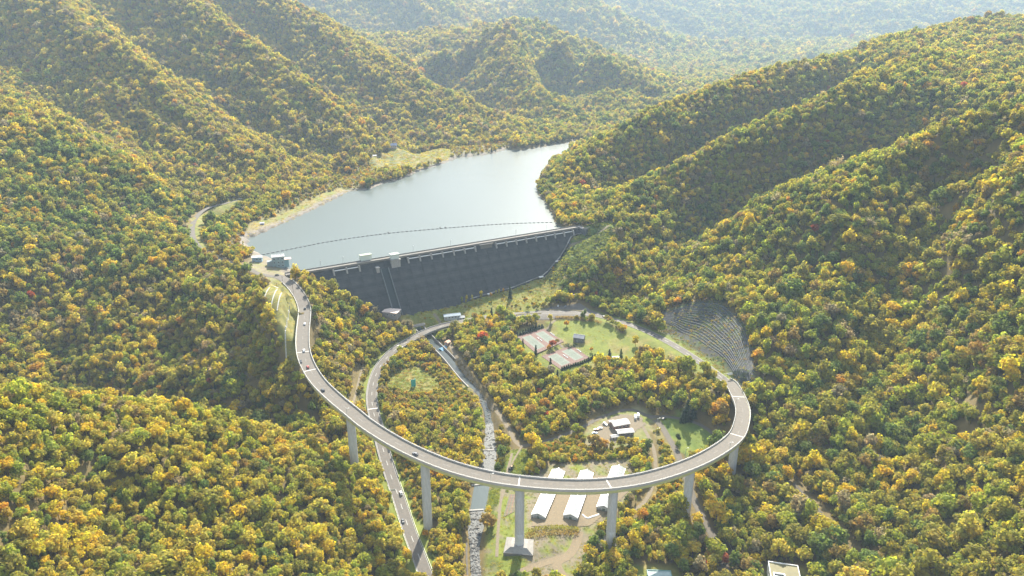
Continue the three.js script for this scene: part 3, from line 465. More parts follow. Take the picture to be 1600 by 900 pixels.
function patch(name, outline, lift, mat, step = 3) { // a yard: its outline filled with a fine mesh that lies on the land
  const f = flat(outline), b = bounds(f), pos = [], uv = [], idx = [], at = new Map();
  const vert = (x, z) => { const k = x.toFixed(2) + ',' + z.toFixed(2); if (!at.has(k)) { at.set(k, pos.length / 3); pos.push(x, H(x, z) + lift, z); uv.push(x / 6, z / 6); } return at.get(k); };
  for (let x = b[0]; x < b[1]; x += step) for (let z = b[2]; z < b[3]; z += step) {
    let c = [[x, z], [x + step, z], [x + step, z + step], [x, z + step]]; // the cell clipped by the outline (convex pieces suffice)
    const sgn = Math.sign(f.reduce((s, p, i) => { const q = f[(i + 1) % f.length]; return s + p[0] * q[1] - q[0] * p[1]; }, 0));
    if (c.every((p) => inside(f, ...p)) === false) for (let i = 0; i < f.length && c.length; i++) {
      const p = f[i], q = f[(i + 1) % f.length], side = (v) => sgn * ((q[0] - p[0]) * (v[1] - p[1]) - (q[1] - p[1]) * (v[0] - p[0])), o = [];
      for (let k = 0; k < c.length; k++) { const s = c[k], e = c[(k + 1) % c.length], ds = side(s), de = side(e); if (ds >= 0) o.push(s); if (ds * de < 0) { const t = ds / (ds - de); o.push([lerp(s[0], e[0], t), lerp(s[1], e[1], t)]); } }
      c = o;
    }
    for (let k = 1; k + 1 < c.length; k++) idx.push(vert(...c[0]), vert(...c[k + 1]), vert(...c[k]));
  }
  return structure(obj(name, fromTris(pos, uv, idx), mat));
}
patch('parking_lot', PADS.parking, 0.3, asphalt, 2);
patch('yard', PADS.yard, 0.24, gravel, 2);
patch('yard', PADS.greenhouse_yard, 0.24, dirtMat, 2);
// painted lines on the low road
{
  const dash = [];
  for (let i = 3; i + 2 < roadLine.length; i += 3) dash.push(strip(roadLine.slice(i, i + 2).map((p, k, a) => p), 0.16, 0.03, { across: 1 }));
  dash.forEach((g) => obj('lane_marking', g, paleMark, road));
  for (const s of [-1, 1]) { const off = offset(roadLine, s * 4.1); obj('edge_line', strip(off, 0.1, 0.03, { across: 1 }), paleMark, road); }
}
function offset(l, d) { return l.map((p, i) => { const a = l[Math.max(0, i - 1)], b = l[Math.min(l.length - 1, i + 1)], dx = b[0] - a[0], dz = b[2] - a[2], n = Math.hypot(dx, dz) || 1; return [p[0] - (dz / n) * d, p[1], p[2] + (dx / n) * d]; }); }
// ---------------------------------------------------------------- sweeps along a line
// a closed outline [[sideways, up], ...] carried along a line
function sweep(l, prof, { scale = 6, caps = true } = {}) {
  const pos = [], uv = [], idx = [], n = prof.length, per = [0];
  for (let k = 0; k < n; k++) per.push(per[k] + Math.hypot(prof[(k + 1) % n][0] - prof[k][0], prof[(k + 1) % n][1] - prof[k][1]));
  const frames = l.map((p, i) => { const a = l[Math.max(0, i - 1)], b = l[Math.min(l.length - 1, i + 1)], dx = b[0] - a[0], dz = b[2] - a[2], d = Math.hypot(dx, dz) || 1; return [p, -dz / d, dx / d]; });
  const at = (f, k) => { const [o, h] = prof[k % n], [p, nx, nz] = f; return [p[0] + nx * o, p[1] + h, p[2] + nz * o]; };
  let run = 0;
  for (let i = 0; i + 1 < l.length; i++) {
    const len = Math.hypot(l[i + 1][0] - l[i][0], l[i + 1][2] - l[i][2]);
    for (let k = 0; k < n; k++) {
      const b = pos.length / 3;
      pos.push(...at(frames[i], k), ...at(frames[i], k + 1), ...at(frames[i + 1], k), ...at(frames[i + 1], k + 1));
      uv.push(per[k] / scale, run / scale, per[k + 1] / scale, run / scale, per[k] / scale, (run + len) / scale, per[k + 1] / scale, (run + len) / scale);
      idx.push(b, b + 1, b + 2, b + 1, b + 3, b + 2);
    }
    run += len;
  }
  if (caps) for (const [f, flip] of [[frames[0], 0], [frames[frames.length - 1], 1]]) {
    const tri = THREE.ShapeUtils.triangulateShape(prof.map((p) => new THREE.Vector2(...p)), []), b = pos.length / 3;
    for (let k = 0; k < n; k++) { pos.push(...at(f, k)); uv.push(0, 0); }
    tri.forEach(([x, y, z]) => idx.push(b + x, b + (flip ? z : y), b + (flip ? y : z)));
  }
  const g = new THREE.BufferGeometry();
  g.setAttribute('position', new THREE.Float32BufferAttribute(pos, 3)); g.setAttribute('uv', new THREE.Float32BufferAttribute(uv, 2)); g.setIndex(idx);
  const q = g.toNonIndexed(); q.computeVertexNormals(); return q;
}
const rect = (x0, x1, y0, y1) => [[x0, y0], [x1, y0], [x1, y1], [x0, y1]];
const lift = (l, dy) => l.map((p) => [p[0], p[1] + dy, p[2]]);
const tubeOf = (l, r, n = 6) => new THREE.TubeGeometry(new THREE.CatmullRomCurve3(l.map((p) => V(...p))), Math.max(2, l.length * 2), r, n);
const bar = (a, b, r = 0.1, n = 6) => { const p = V(...a), q = V(...b), g = new THREE.CylinderGeometry(r, r, p.distanceTo(q), n); return g.applyQuaternion(new THREE.Quaternion().setFromUnitVectors(V(0, 1, 0), q.clone().sub(p).normalize())).translate((a[0] + b[0]) / 2, (a[1] + b[1]) / 2, (a[2] + b[2]) / 2); };
const uvScale = (g, k) => { const u = g.attributes.uv; for (let i = 0; i < u.count; i++) u.setXY(i, u.getX(i) * k, u.getY(i) * k); return g; };

// ---------------------------------------------------------------- dam
{
  const dam = thing('concrete_dam', 'high dark grey concrete dam wall holding back the lake', 'dam', DAM_A, Math.atan2(-damU.z, damU.x));
  // local axes: x along the crest, y up, z downstream
  const nB = 26, w = damL / nB, gap = 0.12, prof = [[-3.5, -1.3], [-3.5, -80], [3.5 + 78 * DAM_SLOPE, -80], [3.5, DAM_TOP], [3.5, -1.3]];
  const faceTex = rep(streakTex, 1), damTex = noiseTex((u, v) => { // water stains that run down, lime bloom, lift joints every few metres
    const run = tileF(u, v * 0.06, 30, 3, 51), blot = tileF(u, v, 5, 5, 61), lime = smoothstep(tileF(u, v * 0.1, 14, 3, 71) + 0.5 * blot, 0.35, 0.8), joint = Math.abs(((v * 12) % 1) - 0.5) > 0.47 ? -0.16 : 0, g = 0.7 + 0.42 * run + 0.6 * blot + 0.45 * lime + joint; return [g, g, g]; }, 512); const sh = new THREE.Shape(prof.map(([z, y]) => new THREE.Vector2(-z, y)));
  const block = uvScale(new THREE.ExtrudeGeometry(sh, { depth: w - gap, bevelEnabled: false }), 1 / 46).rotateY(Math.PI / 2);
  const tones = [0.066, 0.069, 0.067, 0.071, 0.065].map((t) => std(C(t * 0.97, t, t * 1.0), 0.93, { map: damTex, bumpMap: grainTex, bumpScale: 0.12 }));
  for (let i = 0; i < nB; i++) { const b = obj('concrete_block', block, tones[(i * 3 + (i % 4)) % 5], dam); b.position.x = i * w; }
  const crest = (a, b, z0, z1, y0, y1) => box(b - a, y1 - y0, z1 - z0, (a + b) / 2, (y0 + y1) / 2, (z0 + z1) / 2);
  obj('crest_road', crest(-6, damL + 6, -3.9, 4.4, -1.3, -0.12), std(C(0.2, 0.185, 0.17), 0.9, { map: patchTex }), dam);
  obj('parapet', crest(-6, damL + 4, -4.25, -3.9, -1.3, 0.95), wornConcrete, dam);
  obj('parapet', crest(-6, damL + 4, 4.4, 4.75, -1.5, 0.95), wornConcrete, dam);
  const corbel = () => { const s = new THREE.Shape([[0, -0.02], [4.4, -0.02], [4.6, -1.5], [6.1, -6.4], [3, -6.4]].map((p) => new THREE.Vector2(...p))); return new THREE.ExtrudeGeometry(s, { depth: 1.7, bevelEnabled: false }).rotateY(-Math.PI / 2).translate(0.85, -1.5, 3.4); };
  const cg = corbel();
  const skip = (s) => (s > 88 && s < 126) || (s > 228 && s < 252);
  for (let i = 3; i < nB; i++) { const x = i * w; if (!skip(x)) obj('corbel', cg, paleConcrete, dam).position.x = x; }
  for (let i = 3; i + 1 < nB; i++) { const x = i * w; if (!skip(x) && !skip(x + w)) { const s = new THREE.Shape([[0, 0], [2.6, 0], [2.6, -0.5], [0, -1.1]].map((p) => new THREE.Vector2(...p))); obj('ledge', new THREE.ExtrudeGeometry(s, { depth: w - 1.7, bevelEnabled: false }).rotateY(-Math.PI / 2).translate(w - 0.85, -3.1, 4.0), std(C(0.82, 0.8, 0.76), 0.8), dam).position.x = x; } }  // near-white ledge: sunlight on its sloping top put into the colour
  // gate block with its hanging wall, a lift house and a broad bay
  const gate = obj('gate_block', [box(11, 13, 6.5, 118, -7.2, 6.6), box(12, 1, 8, 118, -1.0, 6.4)], paleConcrete, dam);
  obj('gate_house', [box(9.5, 5.2, 6.5, 118, 2.5, 5.2)], std(C(0.55, 0.6, 0.56), 0.8), gate); obj('roof', box(10.5, 0.5, 7.6, 118, 5.35, 5.2), std(C(0.4, 0.46, 0.42), 0.7), gate);
  obj('lift_house', box(13, 6, 5.5, 87, 2.9, -6.2), std(C(0.6, 0.65, 0.55), 0.8), dam); obj('roof', box(14, 0.6, 6.4, 87, 6.2, -6.2), std(C(0.32, 0.36, 0.28), 0.8), dam);
  obj('hanging_bay', [box(16, 8, 3.2, 240, -5.6, 5.2), box(20, 1.2, 4, 240, -1.2, 5.4)], wornConcrete, dam);
  obj('valve_chamber', [box(3.6, 6, 4.5, 95, -9.6, 9.4), box(4.4, 0.8, 5.4, 95, -6.3, 9.4)], paleConcrete, dam);
  // chute down the face
  const down = (x, half, h, y0, y1) => { const z = (y) => 3.5 + (DAM_TOP - y) * DAM_SLOPE, s = new THREE.Shape([[-z(y0), y0], [-z(y1), y1], [-z(y1) - h, y1 + h * 0.4], [-z(y0) - h, y0 + h * 0.4]].map((p) => new THREE.Vector2(...p))); return new THREE.ExtrudeGeometry(s, { depth: half * 2, bevelEnabled: false }).rotateY(Math.PI / 2).translate(x - half, 0, 0); };
  const chute = obj('spillway_chute', down(103, 4.4, 0.35, -9, -62), std(C(0.022, 0.03, 0.03), 0.7), dam);
  obj('chute_wall', down(98.3, 0.45, 2.4, -9, -62), std(C(0.17, 0.18, 0.18), 0.9, { map: faceTex }), chute); obj('chute_wall', down(107.7, 0.45, 2.4, -9, -62), std(C(0.17, 0.18, 0.18), 0.9, { map: faceTex }), chute);
  // stair and gutter that climb the right bank along the toe
  for (let s = 196; s < damL - 12; s += 9) { const y = toeY(s), y2 = toeY(s + 9), z = 4.5 + (DAM_TOP - y) * DAM_SLOPE, z2 = 4.5 + (DAM_TOP - y2) * DAM_SLOPE; obj('toe_gutter', [bar([s, y + 0.9, z], [s + 9, y2 + 0.9, z2], 0.9, 5)], s % 27 < 9 ? paleConcrete : wornConcrete, dam); }
  for (const s of [222, 300, 332]) { const y = toeY(s), z = 7 + (DAM_TOP - y) * DAM_SLOPE; obj('landing', box(6, 1.2, 2.2, s, y + 1.2, z), std(C(0.8, 0.79, 0.76), 0.8), dam); }
  // crest lamps
  const lamp = thing('lamp_post', 'thin lamp post on the dam crest, the one nearest the white control building', 'lamp post', damP(34, -4.6, -0.1), Math.atan2(-damU.z, damU.x));
  obj('post', cyl(0.16, 0.11, 8.5), std(C(0.3, 0.32, 0.33), 0.5, { metalness: 0.6 }), lamp); obj('lamp_head', [bar([0, 8.4, 0], [0, 8.9, 1.7], 0.08), box(0.35, 0.18, 0.9, 0, 8.9, 1.9)], std(C(0.6, 0.6, 0.58), 0.5), lamp);
  [[60, 'second lamp post along the dam crest from the control building'], [146, 'lamp post on the dam crest just right of the gate block'], [196, 'lamp post on the middle of the dam crest between gate block and hanging bay'], [290, 'lamp post on the dam crest just right of the hanging bay'], [338, 'lamp post on the dam crest nearest the wooded right bank']]
    .forEach(([s, label]) => copy(lamp, damP(s, -4.6, -0.1), Math.atan2(-damU.z, damU.x), label));
  // abutment on the right bank
  const ab = thing('abutment_wall', 'dark concrete wing wall with pale platform at the right end of the dam', 'retaining wall', damP(damL, 0, 0), Math.atan2(-damU.z, damU.x));
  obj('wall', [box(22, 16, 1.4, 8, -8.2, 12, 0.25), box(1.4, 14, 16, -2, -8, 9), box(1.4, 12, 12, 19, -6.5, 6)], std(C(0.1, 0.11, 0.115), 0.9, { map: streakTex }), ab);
  obj('platform', box(22, 0.7, 12, 8, -0.05, 5.8), std(C(0.62, 0.55, 0.5), 0.9, { map: patchTex }), ab); obj('railing', [box(22, 0.9, 0.12, 8, 0.8, 11.7), box(22, 0.9, 0.12, 8, 0.8, -0.2)], paleConcrete, ab);
}

// ---------------------------------------------------------------- floating boom on the lake
{
  const l = smoothLine([[-307.1,-3.8,-793.1], [-276.8,-3.8,-819.6], [-230.8,-3.8,-857.9], [-165.3,-3.8,-894.9], [-96.5,-3.8,-919.5], [-35.8,-3.8,-938.3], [18.1,-3.8,-948.9], [58,-3.8,-952.4]], 6);
  const t = thing('floating_boom', 'long line of dark floats strung across the lake above the dam', 'floating boom');
  obj('cable', tubeOf(l, 0.12, 4), std(C(0.12, 0.12, 0.12), 0.8), t);
  const fg = new THREE.CapsuleGeometry(0.55, 2.6, 3, 8).rotateZ(Math.PI / 2), fm = std(C(0.1, 0.1, 0.105), 0.7);
  l.forEach((p, i) => { if (!i) return; const q = l[i - 1], f = obj('float', fg, fm, t); f.position.set((p[0] + q[0]) / 2, LAKE_Y + 0.25, (p[2] + q[2]) / 2); f.rotation.y = Math.atan2(-(p[2] - q[2]), p[0] - q[0]); });
  const buoy = (p, label) => { const b = thing('buoy', label, 'buoy', [p[0], LAKE_Y, p[2]]); obj('hull', new THREE.SphereGeometry(1.5, 14, 10).scale(1, 0.6, 1), std(C(0.05, 0.06, 0.06), 0.6), b); obj('mast', cyl(0.18, 0.12, 1.8, 0, 0.7), std(C(0.2, 0.2, 0.18), 0.6), b); };
  buoy([-165.9,-4,-898.8], 'dark buoy on the floating boom, left of the close pair');
  buoy([-98.7,-4,-923.6], 'dark buoy on the middle of the boom, left one of a close pair');
  buoy([-91.8,-4,-925.6], 'dark buoy on the middle of the boom, right one of a close pair');
}

// ---------------------------------------------------------------- the loop bridge
const pierPts = [[4, -385], [67.5, -388.5], [127, -415], [171.5, -458], [-61, -404], [-125, -452]];
{
  const br = thing('loop_bridge', 'high curving concrete road bridge that loops over the valley to the dam', 'bridge');
  const girderMat = std(C(0.6, 0.61, 0.28), 0.75, { map: rep(streakTex, 0.5) });  // olive hue has the light bounced off the forest put into it
  const end = deckLine.length - 1;
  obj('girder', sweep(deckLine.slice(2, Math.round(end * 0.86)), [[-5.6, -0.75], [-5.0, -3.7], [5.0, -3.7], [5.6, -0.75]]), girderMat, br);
  obj('deck', sweep(deckLine, rect(-5.8, 5.8, -0.8, -0.06)), std(C(0.55, 0.55, 0.36), 0.85, { map: streakTex }), br);
  obj('roadway', strip(deckLine, 5.3, 0, { across: 2 }), std(C(0.165, 0.147, 0.126), 0.9, { map: rep(patchTex, 0.6) }), br);
  const parMat = std(C(0.48, 0.46, 0.43), 0.8, { map: rep(streakTex, 0.5) });
  for (const s of [-1, 1]) {
    const par = obj('parapet', sweep(deckLine, rect(s * 5.75 - 0.22, s * 5.75 + 0.22, -0.9, 1.0)), parMat, br);
    obj('handrail', tubeOf(lift(offset(deckLine, s * 5.75), 1.45), 0.07, 5), std(C(0.7, 0.7, 0.68), 0.5), par);
    const posts = offset(deckLine, s * 5.75).filter((_, i) => i % 2 === 0).map((p) => box(0.34, 0.5, 0.34, p[0], p[1] + 1.22, p[2]));
    obj('railing_posts', posts, std(C(0.75, 0.74, 0.7), 0.6), par).userData.kind = 'stuff';
  }
  // worn centre line and tyre-dark lanes are flat paint; joints are steel and mortar bands across the road
  const jointAt = (p) => { let b = 0, bd = 1e9; deckLine.forEach((q, i) => { const d = Math.hypot(q[0] - p[0], q[2] - p[2]); if (d < bd) { bd = d; b = i; } }); return b; };
  for (const p of [[196.2,-50,-530.6], [172.7,-46,-462.1], [63.2,-35,-386.1], [4.2,-31,-384], [-167.5,-12,-509], [-179.6,-11,-541.1]]) {
    const i = clamp(jointAt(p), 1, end - 1), a = deckLine[i], b = deckLine[i + 1], d = Math.hypot(b[0] - a[0], b[2] - a[2]), m = (k) => [lerp(a[0], b[0], k / d), lerp(a[1], b[1], k / d), lerp(a[2], b[2], k / d)];
    obj('expansion_joint', strip([m(0), m(0.9)], 5.2, 0.02, { across: 1 }), std(C(0.5, 0.47, 0.44), 0.7), br);
  }
  for (let i = 6; i + 3 < end; i += 7) obj('lane_marking', strip(deckLine.slice(i, i + 3), 0.1, 0.018, { across: 1 }), std(C(0.26, 0.24, 0.22), 0.8), br);
  const pierMat = std(C(0.56, 0.57, 0.57), 0.85, { map: streakTex });
  // piers: oblong shafts, paler jacket below
  const shaft = (r, h) => new THREE.CylinderGeometry(r, r, h, 28).translate(0, h / 2, 0);
  pierPts.concat([[...deckLine[24]].filter((_, k) => k !== 1)]).forEach(([px, pz], i) => {
    const k = jointAt([px, 0, pz]), [x, yd, z] = deckLine[k], base = H(x, z) - 3, top = yd - 3.72, r = i > 5 ? 2.2 : 3.15, dir = Math.atan2(-(deckLine[k + 1][2] - deckLine[k][2]), deckLine[k + 1][0] - deckLine[k][0]);
    const h = top - base, jacket = i < 2 ? 15 : 0;
    const pier = obj('pier', uvScale(shaft(r, h), 3), pierMat, br); pier.position.set(x, base, z);
    if (jacket) { const j = obj('pier_jacket', shaft(r + 0.06, jacket), std(C(0.62, 0.64, 0.65), 0.8, { map: streakTex }), pier); }
    obj('shaded_pier_cap', rbox(8.6, 1.6, 6.6, 0.25, 0, h - 0.75, 0).rotateY(dir), std(C(0.3, 0.31, 0.31), 0.85), pier);  // dark cap: shadow under the deck put into its colour
    if (i === 0) {
      // stepped footing, turned a little
      const s = new THREE.Shape([[-10, 8], [10, 8], [10, -8], [-10, -8]].map((p) => new THREE.Vector2(...p)));
      const foot = obj('footing', [new THREE.ExtrudeGeometry(s, { depth: 4.4, bevelEnabled: false }).rotateX(-Math.PI / 2).translate(0, -1, 0)], wornConcrete, pier);
      const cone = new THREE.CylinderGeometry(5.6 * 1.414, 9.7 * 1.414, 2.6, 4, 1).rotateY(Math.PI / 4).toNonIndexed(); cone.computeVertexNormals();
      obj('footing_top', cone.scale(1, 1, 0.8).translate(0, 4.7, 0), std(C(0.34, 0.32, 0.29), 0.9, { map: streakTex }), foot);
      foot.rotation.y = -0.13;
    } else if (i === 1) obj('footing', rbox(15, 4, 13, 0.2, 0, 2.2, 0), wornConcrete, pier);
  });
}
// the low road's viaduct: walls, girder and a few legs
{
  const i0 = roadLine.findIndex((p) => p[2] < -455), i1 = roadLine.findIndex((p) => p[2] < -724 && p[0] > -60);
  const seg = roadLine.slice(i0, i1 > 0 ? i1 : roadLine.length);
  const v = thing('low_viaduct', 'low road viaduct with pale parapets crossing the river below the dam', 'bridge');
  obj('deck', sweep(seg, rect(-5.3, 5.3, -1.0, -0.05)), concrete, v);
  obj('girder', sweep(seg.filter((p) => p[2] < -630), [[-4.2, -1], [-3.6, -2.6], [3.6, -2.6], [4.2, -1]]), std(C(0.38, 0.36, 0.3), 0.9, { map: streakTex }), v);
  for (const s of [-1, 1]) obj('parapet', sweep(seg, rect(s * 5.0 - 0.2, s * 5.0 + 0.2, -0.3, 0.95)), paleConcrete, v);
  for (const k of [0.5, 0.64, 0.78, 0.9]) { const p = seg[Math.floor(seg.length * k)], y = H(p[0], p[2]) - 2; obj('pier', cyl(1.3, 1.3, p[1] - 2.5 - y, p[0], y, p[2], 14), concrete, v); }
  for (const q of [[-125.3,-73,-548.6], [-121.5,-68,-671.6], [-55.8,-62.5,-732.7]]) { let b = 0, bd = 1e9; seg.forEach((p, i) => { const d = Math.hypot(p[0] - q[0], p[2] - q[2]); if (d < bd) { bd = d; b = i; } }); b = clamp(b, 0, seg.length - 2); const a = seg[b], c = seg[b + 1], d = Math.hypot(c[0] - a[0], c[2] - a[2]); obj('expansion_joint', strip([a, [lerp(a[0], c[0], 0.8 / d), lerp(a[1], c[1], 0.8 / d), lerp(a[2], c[2], 0.8 / d)]], 4.5, 0.03, { across: 1 }), std(C(0.75, 0.71, 0.66), 0.8), v); }
}
// steel guard rails beside the low road south of the crossing
{
  const seg = roadLine.filter((p) => p[2] > -450);
  [[1, 'steel guard rail on the river side of the low road'], [-1, 'steel guard rail on the hill side of the low road']].forEach(([s, label]) => {
    const g = thing('guard_rail', label, 'guard rail'), o = offset(seg, s * 4.9);
    obj('rail', sweep(o, rect(-0.05, 0.05, 0.45, 0.8)), std(C(0.55, 0.55, 0.54), 0.45, { metalness: 0.5 }), g);
    for (let i = 0; i < o.length; i++) obj('post', cyl(0.07, 0.07, 1.3, o[i][0], o[i][1] - 0.6, o[i][2], 6), std(C(0.5, 0.5, 0.5), 0.5), g);
  });
}
// ---------------------------------------------------------------- concrete channel below the dam, weirs
{
  const l = riverLine.filter((p) => p[2] < -600), ch = thing('spillway_channel', 'straight concrete channel wall pair carrying water away from the dam foot', 'channel');
  for (const s of [-1, 1]) obj('channel_wall', sweep(offset(l, s * 5.4), rect(-0.5, 0.5, -3, 2.2)), s > 0 ? paleConcrete : concrete, ch);
  const fb = thing('footbridge', 'narrow concrete service bridge over the channel at the dam foot', 'bridge');
  const a = [-122.1,-60.6,-706.1], b = [-98,-60.4,-718.3];
  obj('deck', sweep([a, b], rect(-1.7, 1.7, -0.9, 0)), paleConcrete, fb);
  for (const s of [-1.6, 1.6]) obj('parapet', sweep([a, b], rect(s - 0.12, s + 0.12, 0, 0.9)), concrete, fb);
  const weir = (p, dir, w, label) => { const t = thing('weir', label, 'weir', p, dir); obj('sill', rbox(w, 2.4, 1.6, 0.15, 0, -0.9, 0), paleConcrete, t); obj('apron', box(w, 0.5, 4.5, 0, -1.7, 2.8), wornConcrete, t); };
  weir([-24,-84.8,-455], 0.12, 16, 'pale concrete weir across the river right under the loop bridge');
  weir([-26.6,-86.3,-425.9], 0.1, 11, 'small concrete weir across the rocky river below the bridge');
  const w3 = riverLine.findIndex((p) => p[2] > -505); weir([riverLine[w3][0], riverLine[w3][1] + 0.1, riverLine[w3][2]], 0.1, 15, 'low weir across the river inside the loop');
  const wall = riverLine.filter((p) => p[2] < -500 && p[2] > -600);
  const rw = thing('river_wall', 'slender pale concrete wall along the right bank of the river', 'retaining wall'); obj('wall', sweep(offset(wall, 7.2), rect(-0.35, 0.35, -3, 1.3)), paleConcrete, rw);
  const wall2 = riverLine.filter((p) => p[2] > -392 && p[2] < -300), rw2 = thing('river_wall', 'dark stone wall on the right bank of the rocky river', 'retaining wall'); obj('wall', sweep(offset(wall2, 5.6), rect(-0.5, 0.5, -4, 1.0)), std(C(0.13, 0.115, 0.1), 0.95, { map: streakTex }), rw2);
  // boulders in the stream: past counting
  const bg = new THREE.IcosahedronGeometry(1, 1), pos = bg.attributes.position; for (let i = 0; i < pos.count; i++) { const k = 1 + 0.35 * n3(pos.getX(i) * 1.3, pos.getY(i) * 1.3, pos.getZ(i) * 1.3); pos.setXYZ(i, pos.getX(i) * k, pos.getY(i) * k * 0.7, pos.getZ(i) * k); } bg.computeVertexNormals();
  const N = 900, im = new THREE.InstancedMesh(bg, std(0xffffff, 0.9), N), M = new THREE.Matrix4(), Q = new THREE.Quaternion();
  for (let i = 0; i < N; i++) { const lower = rnd() < 0.6, c = riverLine.filter((p) => (lower ? p[2] > -425 : p[2] < -490 && p[2] > -600)), p = c[Math.floor(rnd() * c.length)], w = riverHalf(p[2]), o = rr(-w, w) * (rnd() < 0.5 ? 1 : 0.8), s = rr(0.25, 0.75) * (rnd() < 0.12 ? 1.8 : 1); M.compose(V(p[0] + o, p[1] + rr(-0.2, 0.15), p[2] + rr(-2.5, 2.5)), Q.setFromEuler(new THREE.Euler(rr(-0.3, 0.3), rr(0, 6), 0)), V(s, s * 0.8, s)); im.setMatrixAt(i, M); const g = rr(0.05, 0.22); im.setColorAt(i, C(g, g * 0.95, g * 0.87)); }
  im.name = 'boulders'; shadows(im); tag(im, 'grey boulders scattered through the shallow river bed', 'boulders', null, 'stuff'); scene.add(im);
}
// ---------------------------------------------------------------- terraced slope east of the loop
{
  const t = thing('slope_grid', 'dark hillside faced with rows of pale concrete beams above the road', 'retaining wall');
  const rowsN = 15, left = [[155,-55,-716.6], [162.4,-50,-727.2], [184.7,-38,-714.6]], right = [[207.5,-52,-555.4], [216.4,-43,-554.2], [230,-34,-591.3]];
  const low = smoothLine([[156.4,-55,-716.6], [173.3,-54,-689], [190.8,-52.5,-649.1], [203.7,-51.5,-602.5], [207.2,-51,-554.7]], 4), high = smoothLine([[162.9,-49,-722.8], [182.8,-38,-712.6], [203.7,-31,-702.5], [225,-26,-686], [231,-30,-646.6], [225.5,-36,-595.6], [217.9,-42,-552.2]], 4);
  const pick = (l, k) => { const f = k * (l.length - 1), i = Math.min(l.length - 2, Math.floor(f)); return [0, 1, 2].map((q) => lerp(l[i][q], l[i + 1][q], f - i)); };
  const mats = [0.1, 0.12, 0.14].map((g) => std(C(g * 0.95, g, g * 1.05), 0.9, { map: grainTex }));  // beam greys darkened: the shade over this slope is painted in
  for (let r = 0; r < rowsN; r++) {
    const v = (r + 0.6) / rowsN, w = []; const k0 = 0.02 + 0.05 * rnd(), k1 = 0.97 - 0.05 * rnd();
    for (let i = 0; i <= 40; i++) { const k = lerp(k0, k1, i / 40), a = pick(low, k), b = pick(high, k), x = lerp(a[0], b[0], v), z = lerp(a[2], b[2], v); w.push([x, H(x, z), z]); }
    const half = [];
    const beam = obj('terrace_beam', sweep(w, rect(-0.32, 0.32, -0.6, 0.62)), mats[r % 3], t);
    if (r + 1 < rowsN) { const v2 = (r + 1.6) / rowsN; for (let i = 1; i < 40; i++) { if (rnd() < 0.12) continue; const k = lerp(k0, k1, i / 40), a = pick(low, k), b = pick(high, k), p = [lerp(a[0], b[0], v), 0, lerp(a[2], b[2], v)], q = [lerp(a[0], b[0], v2), 0, lerp(a[2], b[2], v2)]; p[1] = H(p[0], p[2]) + 0.15; q[1] = H(q[0], q[2]) + 0.15; half.push(bar(p, q, 0.22, 4)); } obj('grid_ribs', half, mats[(r + 1) % 3], beam).userData.kind = 'stuff'; }
  }
}
// drains on the grass bank left of the bridge and on the mown bank right of the dam
{
  const drains = (name, list, mat, label) => list.forEach(([l, where]) => { const t = thing(name, label + where, 'drain'), s = smoothLine(l, 2.2).map(([x, , z]) => [x, H(x, z), z]); for (let i = 0; i + 1 < s.length; i += 1) obj('channel_slab', sweep([s[i], [lerp(s[i][0], s[i + 1][0], 0.8), lerp(s[i][1], s[i + 1][1], 0.8), lerp(s[i][2], s[i + 1][2], 0.8)]], rect(-0.5, 0.5, -0.4, 0.5)), mat, t); });
  const wm = std(C(0.45, 0.44, 0.4), 0.85);
  drains('bank_drain', [
    [[[-244.1,4,-655.6], [-241.1,3.5,-638.6], [-239.1,4,-619.9]], 'leftmost of the row'], [[[-233.4,1,-645.3], [-230.3,1,-627.6], [-227.5,1,-607.5]], 'second from the left'], [[[-225.9,0,-637.2], [-223.2,-2,-621.7], [-219.9,-3,-601.3]], 'third from the left'],
    [[[-219.3,-2,-635.3], [-214.5,-4,-616.7], [-209.4,-5,-593.7], [-204.5,-8,-571.1], [-201.6,-9,-559.3]], 'rightmost, nearest the bridge road'], [[[-245,3,-666], [-238.4,2,-657.3], [-234.5,1,-652.6]], 'short one across its top'],
  ].map(([l, w]) => [l, ', ' + w]), wm, 'white stepped drain on the grassy bank');
  drains('bank_drain', [[[[70.4,-44,-859.9], [79.5,-45,-847.3], [86.5,-47,-832.9]], ', the upper one'], [[[52.8,-50,-841.5], [61.9,-51,-829.6], [69.4,-53,-820.7]], ', the lower one']], std(C(0.24, 0.26, 0.13), 0.9), 'pale green drain line on the mown bank right of the dam');
}
// ---------------------------------------------------------------- houses
const glass = std(C(0.05, 0.07, 0.085), 0.15, { metalness: 0.2 }), frameWhite = std(C(0.75, 0.75, 0.73), 0.6);
